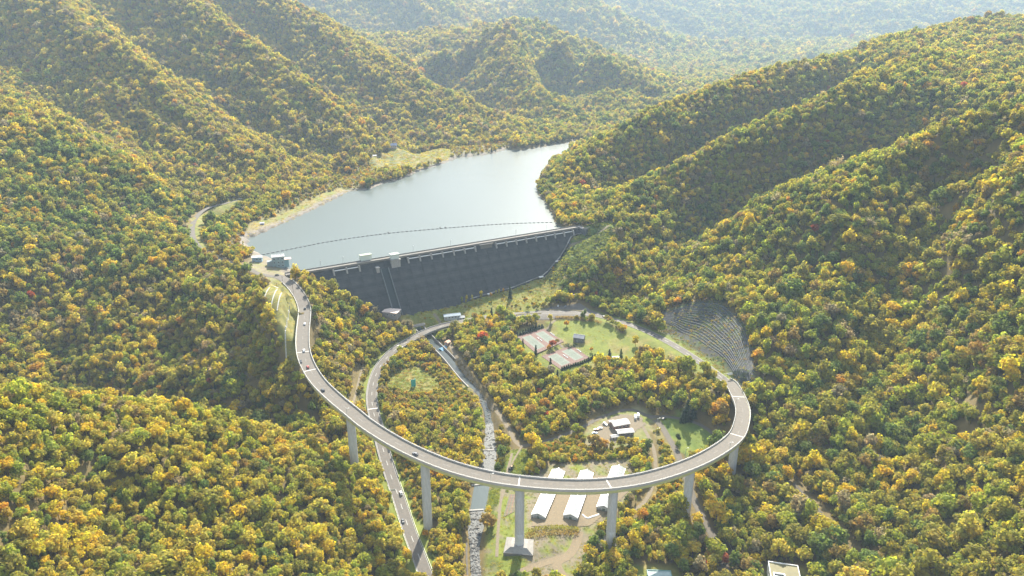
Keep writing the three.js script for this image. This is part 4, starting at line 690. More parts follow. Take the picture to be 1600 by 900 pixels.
// wall with windows on all sides, gabled, hipped or flat roof; base at the thing's origin
function house(name, label, category, pos, turn, { w, d, h, wall, roof, kind = 'gable', rise = 2, over = 0.6, storeys = 1, door = true, cols = 3, chimney = false }) {
  const t = thing(name, label, category, pos, turn), wm = std(wall, 0.85, { map: rep(grainTex, 0.5) }), rm = std(roof, 0.7, { map: rep(grainTex, 0.5) });
  obj('wall', box(w, h + 2, d, 0, h / 2 - 1, 0), wm, t);
  if (kind === 'gable') {
    const s = new THREE.Shape([[-d / 2, 0], [0, rise - 0.05], [d / 2, 0]].map((p) => new THREE.Vector2(...p))); obj('gable', new THREE.ExtrudeGeometry(s, { depth: w, bevelEnabled: false }).rotateY(Math.PI / 2).translate(-w / 2, h, 0), wm, t);
    const len = Math.hypot(d / 2 + over, (rise * (d / 2 + over)) / (d / 2)), a = Math.atan2(rise, d / 2);
    for (const sgn of [-1, 1]) { const g = box(w + over * 2, 0.22, len, 0, 0, 0).rotateX(sgn * a).translate(0, h + rise - (Math.sin(a) * len) / 2 + 0.12, (sgn * Math.cos(a) * len) / 2); const r = obj('roof_slope', g, rm, t); for (let i = 1; i < Math.floor(w / 1.6); i++) obj('roof_seam', box(0.08, 0.07, len - 0.1, -w / 2 - over + i * 1.6, 0.14, 0).rotateX(sgn * a).translate(0, h + rise - (Math.sin(a) * len) / 2 + 0.12, (sgn * Math.cos(a) * len) / 2), rm, r); }
    obj('ridge_cap', box(w + over * 2, 0.18, 0.5, 0, h + rise + 0.2, 0), rm, t);
  } else {
    const r = obj('roof', box(w + over * 2, 0.35, d + over * 2, 0, h + 0.18, 0), rm, t);
    if (kind === 'parapet') obj('roof_edge', [box(w + over * 2, 0.7, 0.35, 0, h + 0.7, d / 2 + over - 0.17), box(w + over * 2, 0.7, 0.35, 0, h + 0.7, -d / 2 - over + 0.17), box(0.35, 0.7, d + over * 2 - 0.7, w / 2 + over - 0.17, h + 0.7, 0), box(0.35, 0.7, d + over * 2 - 0.7, -w / 2 - over + 0.17, h + 0.7, 0)], std(C(0.85, 0.85, 0.84), 0.7), t);
  }
  const wh = Math.min(1.4, (h / storeys) * 0.45), ww = Math.min(1.8, (w / cols) * 0.5);
  for (let s = 0; s < storeys; s++) for (let i = 0; i < cols; i++) for (const f of [-1, 1]) {
    const x = -w / 2 + ((i + 0.5) * w) / cols, y = (s + 0.55) * (h / storeys);
    if (door && s === 0 && i === 0 && f === 1) { const dr = obj('door', box(1.1, 2.1, 0.12, x, 1.05, d / 2 + 0.05), std(C(0.2, 0.14, 0.1), 0.7), t); obj('handle', box(0.06, 0.2, 0.08, x + 0.4, 1.05, d / 2 + 0.15), frameWhite, dr); continue; }
    const fr = obj('window', box(ww + 0.24, wh + 0.24, 0.1, x, y, f * (d / 2 + 0.03)), frameWhite, t); obj('pane', box(ww, wh, 0.06, x, y, f * (d / 2 + 0.08)), glass, fr);
  }
  for (const f of [-1, 1]) for (let s = 0; s < storeys; s++) { const y = (s + 0.55) * (h / storeys), fr = obj('window', box(0.1, wh + 0.24, ww + 0.24, f * (w / 2 + 0.03), y, 0), frameWhite, t); obj('pane', box(0.06, wh, ww, f * (w / 2 + 0.08), y, 0), glass, fr); }
  if (chimney) obj('chimney', box(0.7, 1.8, 0.7, w * 0.25, h + rise, 0), wm, t);
  return t;
}
const on = (p, dy = 0) => [p[0], H(p[0], p[2]) + dy, p[2]];
{
  const white = C(0.5, 0.49, 0.47), brick = C(0.32, 0.2, 0.16);
  const ctl = house('control_building', 'tall pale blue green control building with ivy at the left end of the dam', 'building', on([-263.3,-1,-742.9]), 0.35, { w: 13, d: 9, h: 12, wall: C(0.27, 0.36, 0.36), roof: C(0.4, 0.4, 0.38), kind: 'parapet', storeys: 3, cols: 3, over: 0.3 });
  obj('wing', box(5, 9, 7, 8.6, 3.5, -0.5), std(C(0.2, 0.32, 0.34), 0.85), ctl); obj('wing', box(6, 8, 6.5, -9.2, 3, -1), std(C(0.26, 0.31, 0.31), 0.85), ctl); obj('terrace', box(8, 0.4, 8, 10, 8.2, -0.5), std(C(0.5, 0.38, 0.33), 0.85), ctl); obj('mast', cyl(0.12, 0.08, 6, 3, 12.4, 0, 8), std(C(0.3, 0.3, 0.3), 0.5), ctl);
  house('equipment_shed', 'low blue grey shed with pale sloping roof left of the control building', 'building', on([-290.8,0,-753.9]), 0.2, { w: 10.5, d: 7, h: 5.5, wall: C(0.3, 0.42, 0.52), roof: C(0.66, 0.66, 0.62), kind: 'gable', rise: 1.1, cols: 3 });
  house('valve_house', 'squat building with a pale pink flat roof beside the channel at the dam foot', 'building', on([-136,-61,-725.3]), -0.25, { w: 17, d: 12, h: 6, wall: C(0.3, 0.27, 0.25), roof: C(0.72, 0.58, 0.5), kind: 'flat', cols: 4, over: 0.7 });
  house('depot_shed', 'long low shed with a shiny pale blue roof at the foot of the dam', 'shed', on([-69.8,-58.3,-743.8]), 0.28, { w: 19, d: 7, h: 3.4, wall: C(0.5, 0.52, 0.54), roof: C(0.3, 0.37, 0.43), kind: 'gable', rise: 1.4, cols: 5 });
  house('depot_shed', 'small white shed right of the long blue roofed shed below the dam', 'shed', on([-58.6,-58.3,-743.8]), 0.28, { w: 6, d: 5, h: 3, wall: white, roof: C(0.5, 0.5, 0.49), kind: 'gable', rise: 1.2, cols: 2 });
  house('clubhouse', 'small dark two storey house with half white half grey roof beside the tennis courts', 'house', on([72.5,-64,-682.6]), -0.35, { w: 11, d: 8, h: 5.2, wall: C(0.12, 0.12, 0.125), roof: C(0.3, 0.31, 0.33), kind: 'gable', rise: 2.2, storeys: 2, cols: 4 }).children.filter((c) => c.name === 'roof_slope')[0].material = std(C(0.78, 0.72, 0.68), 0.7);
  house('white_house', 'larger of two white roofed houses in the yard inside the loop', 'house', on([94.2,-77.5,-527.7]), 0.32, { w: 15, d: 8.5, h: 4.2, wall: brick, roof: white, kind: 'gable', rise: 1.3, cols: 4 });
  house('white_house', 'smaller white roofed house in front of the larger one, its side dark', 'house', on([96.8,-77.6,-515.5]), 0.18, { w: 14, d: 6, h: 3.6, wall: C(0.2, 0.16, 0.14), roof: white, kind: 'gable', rise: 1.0, cols: 4 });
  house('garden_shed', 'small white roofed shed beside the trees at the front of the yard', 'shed', on([87.2,-78,-510]), 0.25, { w: 6, d: 3.4, h: 2.3, wall: C(0.6, 0.58, 0.54), roof: white, kind: 'gable', rise: 0.7, cols: 2 });
  house('garden_shed', 'tiny pinkish shed at the left end of the larger white roofed house', 'shed', on([87.5,-77.6,-532.1]), 0.32, { w: 4, d: 3, h: 2.3, wall: C(0.6, 0.42, 0.36), roof: C(0.75, 0.62, 0.56), kind: 'gable', rise: 0.7, cols: 1 });
  house('lake_house', 'house with a blue grey roof on the meadow beside the lake', 'house', on([-260,3,-1520.5]), 0.15, { w: 18, d: 11, h: 5, wall: C(0.5, 0.42, 0.36), roof: C(0.25, 0.29, 0.42), kind: 'gable', rise: 4, cols: 4 });
  house('lake_hut', 'low white hut on the lakeside meadow, left of the blue roofed house', 'hut', on([-286.4,3,-1437.4]), 0.1, { w: 12, d: 6, h: 3, wall: white, roof: C(0.78, 0.77, 0.74), kind: 'gable', rise: 1.2, cols: 3 });
  house('lake_hut', 'small pale hut behind the white hut on the lakeside meadow', 'hut', on([-302.7,3,-1453.3]), 0.1, { w: 7, d: 5, h: 2.6, wall: C(0.6, 0.5, 0.42), roof: C(0.66, 0.6, 0.55), kind: 'gable', rise: 1, cols: 2 });
  house('shore_hut', 'tiny white and blue hut on the gravel bank of the lake', 'hut', on([-345.6,-2,-929.8]), 0.3, { w: 5, d: 3.4, h: 2.6, wall: C(0.45, 0.46, 0.6), roof: C(0.75, 0.75, 0.8), kind: 'gable', rise: 0.8, cols: 1 });
  house('blue_cabin', 'blue cabin with an orange end beside the path under the low viaduct', 'cabin', on([-75,-66,-678.7]), 1.1, { w: 9, d: 6, h: 4, wall: C(0.05, 0.2, 0.36), roof: C(0.12, 0.3, 0.45), kind: 'gable', rise: 1.6, cols: 3 });
  house('orange_shed', 'little shed with an orange pink roof right beside the blue cabin', 'shed', on([-70.3,-65.6,-687.8]), 1.1, { w: 5, d: 4, h: 3, wall: C(0.6, 0.4, 0.3), roof: C(0.8, 0.45, 0.3), kind: 'gable', rise: 1, cols: 1 });
  house('rest_hut', 'small pinkish roofed hut at the wood edge behind the parking lot', 'hut', on([73.5,-56.5,-780.4]), -0.6, { w: 9, d: 4, h: 3, wall: C(0.35, 0.25, 0.2), roof: C(0.68, 0.52, 0.46), kind: 'gable', rise: 1.2, cols: 2 });
  const flat1 = house('flat_roofed_building', 'white edged building with a mossy flat roof among trees at the bottom', 'building', on([173,-76,-350.8], 1.2), -0.22, { w: 18, d: 16, h: 6, wall: C(0.66, 0.68, 0.68), roof: C(0.17, 0.15, 0.06), kind: 'parapet', storeys: 2, cols: 4, over: 0.1 });
  obj('roof_hatch', [box(7, 1.3, 0.5, -3.8, 6.9, 2.4), box(7, 1.3, 0.5, -3.8, 6.9, 5.4), box(0.5, 1.3, 2.6, -0.5, 6.9, 3.9), box(0.5, 1.3, 2.6, -7, 6.9, 3.9)], std(C(0.86, 0.86, 0.85), 0.7), flat1); obj('roof_pit', box(6, 0.2, 2.5, -3.8, 6.5, 3.9), std(C(0.04, 0.04, 0.04), 0.9), flat1);
  const teal = house('teal_building', 'building with a teal edged pale roof cut off by the bottom of the picture', 'building', on([94.6,-85,-353.3]), -0.05, { w: 15, d: 9, h: 5, wall: C(0.35, 0.5, 0.48), roof: C(0.34, 0.42, 0.4), kind: 'flat', cols: 4, over: 0.3 });
  obj('roof_curb', [box(15.6, 0.5, 0.5, 0, 5.6, -4.5), box(0.5, 0.5, 9, 7.5, 5.6, 0), box(0.5, 0.5, 9, -7.5, 5.6, 0)], std(C(0.12, 0.24, 0.22), 0.6), teal);
}
// ---------------------------------------------------------------- greenhouses
{
  const film = new THREE.MeshPhysicalMaterial({ color: C(0.4, 0.42, 0.43), roughness: 0.45, transmission: 0.3, thickness: 0, side: THREE.DoubleSide }), rib = std(C(0.78, 0.78, 0.76), 0.5), dark = std(C(0.1, 0.13, 0.1), 0.8), base = wornConcrete;
  function greenhouse(label, a, b, w) { // a front, b back
    const L = Math.hypot(b[0] - a[0], b[2] - a[2]), turn = Math.atan2(-(b[0] - a[0]), -(b[2] - a[2]));
    const t = thing('greenhouse', label, 'greenhouse', [a[0], Math.min(a[1], H(a[0], a[2])) + 0.2, a[2]], turn, 'greenhouses');
    const h = 2.5, rise = 2.2, n = 14, step = L / n, sl = Math.hypot(w / 2, rise), ang = Math.atan2(rise, w / 2);
    obj('footing', [box(0.3, 0.9, L, -w / 2, 0.1, -L / 2), box(0.3, 0.9, L, w / 2, 0.1, -L / 2), box(w, 0.9, 0.3, 0, 0.1, -0.0), box(w, 0.9, 0.3, 0, 0.1, -L)], base, t);
    const pg = {}; for (const s of [-1, 1]) pg[s] = box(sl, 0.05, step - 0.12, 0, 0, 0).rotateZ(-s * ang).translate((s * w) / 4, h + rise / 2, 0);
    const wg = box(0.05, h - 0.55, step - 0.12, 0, 0.55 + (h - 0.55) / 2, 0), rg = {}; for (const s of [-1, 1]) rg[s] = box(sl + 0.1, 0.14, 0.12, 0, 0.05, 0).rotateZ(-s * ang).translate((s * w) / 4, h + rise / 2, 0);
    for (let i = 0; i < n; i++) for (const s of [-1, 1]) { obj('roof_pane', pg[s], film, t).position.z = -(i + 0.5) * step; const p = obj('side_pane', wg, film, t); p.position.set((s * w) / 2, 0, -(i + 0.5) * step); }
    for (let i = 0; i <= n; i++) for (const s of [-1, 1]) obj('rafter', rg[s], rib, t).position.z = -i * step;
    obj('ridge', box(0.5, 0.25, L + 0.2, 0, h + rise + 0.12, -L / 2), std(C(0.85, 0.85, 0.83), 0.5), t);
    for (const s of [-1, 1]) obj('gutter', box(0.3, 0.2, L, (s * w) / 2, h, -L / 2), rib, t);
    for (const [z, f] of [[0, 1], [-L, -1]]) {
      const s = new THREE.Shape([[-w / 2, 0.55], [w / 2, 0.55], [w / 2, h], [0, h + rise], [-w / 2, h]].map((p) => new THREE.Vector2(...p))), e = obj('end_wall', new THREE.ExtrudeGeometry(s, { depth: 0.06, bevelEnabled: false }).translate(0, 0, z), film, t);
      for (const x of [-w / 3, -w / 9, w / 9, w / 3]) obj('mullion', box(0.1, h - 0.5 + rise * (1 - Math.abs(x) / (w / 2)), 0.12, x, 0.55 + (h - 0.5 + rise * (1 - Math.abs(x) / (w / 2))) / 2 - 0.05, z + f * 0.1), rib, e);
      obj('transom', box(w, 0.12, 0.14, 0, h, z + f * 0.12), rib, e); if (f > 0) obj('door', box(2.2, 2.2, 0.1, 0, 1.3, z + 0.2), dark, e);
    }
    // planting beds inside
    for (const x of [-w / 4, w / 4]) obj('planting_bed', rbox(w / 3, 0.9, L - 2, 0.2, x, 0.55, -L / 2), std(C(0.06, 0.09, 0.03), 0.95, { map: patchTex }), t);
  }
  greenhouse('leftmost of three white greenhouses under the loop bridge', [18.8,-81.6,-409.8], [37,-80.2,-465.3], 10.4);
  greenhouse('middle one of three white greenhouses under the loop bridge', [41.8,-81.7,-409.2], [59.4,-80.2,-463.6], 10.4);
  greenhouse('rightmost of three white greenhouses, half hidden behind a bridge pier', [66.8,-81.5,-419], [85.3,-79.9,-470], 10.6);
}
// ---------------------------------------------------------------- tennis courts
{
  const red = std(C(0.19, 0.115, 0.095), 0.9, { map: patchTex }), green = std(C(0.17, 0.2, 0.165), 0.9, { map: patchTex }), line = std(C(0.26, 0.27, 0.25), 0.8);
  function courts(label, key, where) {
    const p = PADS[key].map(([x, , z]) => [x, padMean[key] - 0.0, z]), bil = (u, v) => { const q = [0, 1, 2].map((k) => lerp(lerp(p[0][k], p[1][k], u), lerp(p[3][k], p[2][k], u), v)); return q; };
    const quad = (u0, u1, v0, v1, dy, th) => { const c = [bil(u0, v0), bil(u1, v0), bil(u1, v1), bil(u0, v1)].map(([x, , z]) => [x, z]); return uvScale(prism(c, p[0][1] + dy - th, p[0][1] + dy), 1 / 8); };
    const t = thing('tennis_courts', label, 'tennis court');
    obj('surface', quad(0, 1, 0, 1, 0.35, 0.6), red, t);
    for (const u of [0.27, 0.73]) {
      const c = obj('court', quad(u - 0.145, u + 0.145, 0.14, 0.86, 0.358, 0.004), green, t);
      for (const k of [-0.143, -0.105, 0.105, 0.143]) obj('court_line', quad(u + k - 0.003, u + k + 0.003, 0.14, 0.86, 0.364, 0.004), line, c);
      for (const v of [0.14, 0.32, 0.68, 0.86]) obj('court_line', quad(u - 0.143, u + 0.143, v - 0.002, v + 0.002, 0.366, 0.004), line, c);
      const a = bil(u - 0.16, 0.5), b = bil(u + 0.16, 0.5); const net = obj('net', [bar([a[0], a[1] + 0.8, a[2]], [b[0], b[1] + 0.8, b[2]], 0.06, 4)], line, c);
      for (const q of [a, b]) obj('net_post', cyl(0.07, 0.07, 1.1, q[0], q[1] + 0.3, q[2], 6), frameWhite, net);
    }
    for (const [u, v, n] of [[0.5, 0.42, 'first'], [0.5, 0.55, 'second'], [0.98, 0.4, 'third'], [0.98, 0.52, 'fourth']]) {
      const [x, y, z] = bil(u, v), d = bil(u, v + 0.1), turn = Math.atan2(-(d[2] - z), d[0] - x);
      const b = thing('bench', 'white bench ' + (u < 0.9 ? 'between the two courts' : 'at the right edge') + ' of the ' + where + ', its ' + (v < 0.5 ? 'far' : 'near') + ' one', 'bench', [x, y + 0.35, z], turn);
      obj('seat', rbox(4.2, 0.12, 0.7, 0.05, 0, 0.5, 0), std(C(0.85, 0.83, 0.8), 0.7), b); obj('backrest', rbox(4.2, 0.5, 0.1, 0.04, 0, 0.85, -0.35), std(C(0.85, 0.83, 0.8), 0.7), b); for (const s of [-1.8, 1.8]) obj('leg', box(0.12, 0.5, 0.5, s, 0.22, 0), frameWhite, b);
    }
    const fence = thing('court_fence', 'thin wire fence around the ' + where, 'fence'), ring = [[0, 0], [1, 0], [1, 1], [0, 1], [0, 0]], fm = std(C(0.25, 0.3, 0.27), 0.6);
    for (let e = 0; e < 4; e++) { for (let k = 0; k < 9; k++) { const q = bil(lerp(ring[e][0], ring[e + 1][0], k / 9), lerp(ring[e][1], ring[e + 1][1], k / 9)); obj('post', cyl(0.06, 0.06, 3, q[0], q[1] + 0.2, q[2], 6), fm, fence); } const a = bil(...ring[e]), b = bil(...ring[e + 1]); for (const y of [1.6, 3.2]) obj('rail', bar([a[0], a[1] + y, a[2]], [b[0], b[1] + y, b[2]], 0.04, 5), fm, fence); }
  }
  courts('upper pair of red and green tennis courts beside the hedge', 'court_a', 'upper courts');
  courts('lower pair of red and green tennis courts nearer the wood', 'court_b', 'lower courts');
}
// ---------------------------------------------------------------- cars
const tyreMat = std(C(0.02, 0.02, 0.02), 0.9), rimMat = std(C(0.5, 0.5, 0.5), 0.4, { metalness: 0.6 }), carGlass = std(C(0.03, 0.04, 0.05), 0.12), lampMat = std(C(0.8, 0.8, 0.75), 0.3), redLamp = std(C(0.5, 0.03, 0.02), 0.4);
const paints = {};
const paint = (k, c) => (paints[k] ??= new THREE.MeshPhysicalMaterial({ color: c, roughness: 0.42, clearcoat: 0.7, clearcoatRoughness: 0.12 }));
function carBody(profile, w) { const s = new THREE.Shape(profile.map((p) => new THREE.Vector2(...p))); return new THREE.ExtrudeGeometry(s, { depth: w - 0.24, bevelEnabled: true, bevelThickness: 0.12, bevelSize: 0.1, bevelSegments: 2 }).translate(0, 0, -(w - 0.24) / 2); }
function makeCar(label, color, kind = 'car') { // length along x
  const van = kind === 'van', truck = kind === 'truck', t = thing(truck ? 'parked_truck' : van ? 'van' : 'car', label, truck ? 'truck' : van ? 'van' : 'car');
  const L = truck ? 6.2 : van ? 4.7 : 4.4, w = truck ? 2.1 : 1.78, h = truck ? 1.0 : 0.85;
  obj('body', carBody([[-L / 2 + 0.1, 0.4], [L / 2 - 0.1, 0.4], [L / 2, 0.65], [L / 2 - 0.15, h], [L * 0.22, h + 0.1], [-L / 2 + 0.1, h + 0.1], [-L / 2, 0.7]], w), paint(label, color), t);
  if (truck) { obj('cab', carBody([[0.9, 1.05], [2.9, 1.05], [2.7, 1.7], [2.3, 2.3], [0.9, 2.3]], 1.9), paint(label, color), t); obj('windscreen', box(0.08, 0.7, 1.6, 2.72, 1.85, 0), carGlass, t); obj('cargo_box', rbox(3.7, 1.5, 2.0, 0.08, -1.1, 1.85, 0), paint(label + 'b', C(0.7, 0.7, 0.68)), t); } else {
    const x0 = van ? -L / 2 + 0.2 : -L * 0.4, x1 = L * 0.2, top = van ? 1.85 : 1.42;
    obj('window', carBody([[x0 + 0.08, 0.9], [x1, 0.9], [x1 - 0.6, top - 0.1], [x0 + 0.3, top - 0.1]], w - 0.14), carGlass, t);
    obj('roof', rbox(x1 - x0 - 1.05, 0.1, w - 0.3, 0.05, (x0 + x1) / 2 - 0.12, top, 0), paint(label, color), t);
    for (const x of [x0 + 0.25, x1 - 0.62, (x0 + x1) / 2 - 0.1]) obj('pillar', box(0.1, top - 0.92, w - 0.2, x, (top + 0.92) / 2, 0), paint(label, color), t);
  }
  for (const [x, z] of [[-L * 0.3, -1], [-L * 0.3, 1], [L * 0.31, -1], [L * 0.31, 1]]) { const wh = obj('wheel', new THREE.CylinderGeometry(0.34, 0.34, 0.22, 16).rotateX(Math.PI / 2).translate(x, 0.34, z * (w / 2 - 0.08)), tyreMat, t); obj('rim', new THREE.CylinderGeometry(0.2, 0.2, 0.06, 12).rotateX(Math.PI / 2).translate(x, 0.34, z * (w / 2 + 0.03)), rimMat, wh); }
  for (const z of [-0.62, 0.62]) { obj('headlight', box(0.08, 0.16, 0.36, L / 2, 0.72, z), lampMat, t); obj('tail_lamp', box(0.08, 0.16, 0.3, -L / 2, 0.75, z), redLamp, t); }
  return t;
}
function drive(car, p, line, rev = false) { // set a car on a line, heading along it
  let b = 1, bd = 1e9; line.forEach((q, i) => { const d = Math.hypot(q[0] - p[0], q[2] - p[2]); if (d < bd) { bd = d; b = i; } });
  const a = line[Math.max(0, b - 1)], c = line[Math.min(line.length - 1, b + 1)], turn = Math.atan2(-(c[2] - a[2]), c[0] - a[0]) + (rev ? Math.PI : 0);
  car.position.set(p[0], line[b][1] + 0.03, p[2]); car.rotation.y = turn; car.rotation.order = 'YXZ'; return car;
}
const park = (car, p, turn, dy = 0.26) => { car.position.set(p[0], H(p[0], p[2]) + dy, p[2]); car.rotation.y = turn; return car; };
{
  const W = C(0.8, 0.8, 0.79), K = C(0.03, 0.032, 0.036), S = C(0.3, 0.31, 0.33), R = C(0.42, 0.05, 0.03), B = C(0.1, 0.3, 0.55);
  const all = deckLine.concat();
  drive(makeCar('dark car farthest up the bridge, nearest the dam', K), [-201.4,-7,-625.8], all);
  drive(makeCar('white car following the farthest dark car on the upper bridge', W), [-192.7,-9,-593.2], all);
  drive(makeCar('white car on the bridge just before the upper expansion joint', W), [-179.6,-11,-543], all);
  drive(makeCar('dark car at the left parapet beside the red car', K), [-177.2,-12.5,-524.2], all, true);
  drive(makeCar('small red car on the upper bridge', R), [-168.9,-13,-515.7], all);
  drive(makeCar('dark car alone on the bridge above the crossing roads', K), [-148,-17,-481.3], all);
  drive(makeCar('dark grey car on the bridge nearest the middle of the picture', C(0.08, 0.085, 0.1)), [-66.1,-24,-405.7], all);
  drive(makeCar('white car on the low road below the bridge', W, 'van'), [-84,-81.2,-438.5], roadLine);
  drive(makeCar('dark car on the low road near the bottom of the picture', K), [-78.1,-82.6,-408.3], roadLine, true);
  drive(makeCar('white van on the low road beside the parking lot', W, 'van'), [-8.2,-60.6,-744.5], roadLine);
  drive(makeCar('dark car on the low road right of the parking lot', K), [105.1,-57.4,-729.9], roadLine);
  park(makeCar('dark car parked at the far edge of the parking lot', K), [46.7,-58,-763.2], 1.3, 0.34);
  park(makeCar('white car parked in the middle of the row in the parking lot', W), [55.2,-58,-766.3], 1.3, 0.34);
  park(makeCar('grey car parked at the right end of the row in the parking lot', S), [63.4,-58,-764.2], 1.3, 0.34);
  park(makeCar('white van parked in the yard left of the white roofed houses', W, 'van'), [81.8,-77.6,-530], -0.8);
  park(makeCar('blue car parked on the grass at the left end of the yard', B), [71.1,-78.2,-516.4], 0.1);
  park(makeCar('red car parked behind the blue car in the yard', C(0.5, 0.1, 0.05)), [73,-78,-521.7], 0.2);
  park(makeCar('cream car parked alone on the left of the yard', C(0.7, 0.66, 0.55)), [76.6,-77.9,-523.7], 0.3);
  park(makeCar('white truck on the left of a pair above the yard', W, 'truck'), [110.1,-76.8,-541.1], 1.45);
  park(makeCar('white truck on the right of a pair above the yard', W, 'truck'), [113,-76.7,-543.2], 1.45);
  park(makeCar('white car by the footbridge below the dam', W), [-91.5,-60,-724.8], 0.1, 0.35);
  park(makeCar('dark car parked on the crossroads at the left end of the dam', K), [-254.5,0,-708.9], 0.4, 0.4);
  drive(makeCar('dark red car at the left end of the dam crest', C(0.15, 0.04, 0.05)), [-240.1,0,-716.4], [damP(-4, 0, -0.1), damP(10, 0, -0.1), damP(30, 0, -0.1)]);
  park(makeCar('black car parked on the grass beside the dark conifer', K), [134.4,-76,-535.9], 0.6, 0.1);
  park(makeCar('white bus shaped van on the lakeside road', W, 'van'), [-417.7,8,-1047.3], 0.5, 0.35);
  // small brown excavator on the green river bank
  const ex = thing('excavator', 'small brown excavator on the green bank beside the bridge', 'excavator', on([-1,-81,-469]), 0.9), eb = std(C(0.3, 0.16, 0.06), 0.6), ek = std(C(0.04, 0.035, 0.03), 0.9);
  for (const s of [-1, 1]) obj('track', new THREE.CapsuleGeometry(0.45, 2.8, 4, 10).rotateZ(Math.PI / 2).scale(1, 1, 1.1).translate(0, 0.45, s * 1.05), ek, ex);
  const body = obj('body', rbox(3, 1.3, 2.3, 0.15, -0.4, 1.55, 0), ek, ex); obj('cab', rbox(1.3, 1.5, 1.1, 0.1, 0.6, 2.3, 0.5), carGlass, ex); obj('roof', rbox(1.4, 0.1, 1.2, 0.04, 0.6, 3.1, 0.5), eb, ex); obj('boom', [bar([0.8, 1.6, -0.4], [2.9, 3.6, -0.4], 0.2), bar([2.9, 3.6, -0.4], [4.2, 1.4, -0.4], 0.16)], eb, ex); obj('bucket', rbox(0.8, 0.7, 0.9, 0.12, 4.2, 1.0, -0.4), ek, ex);
}
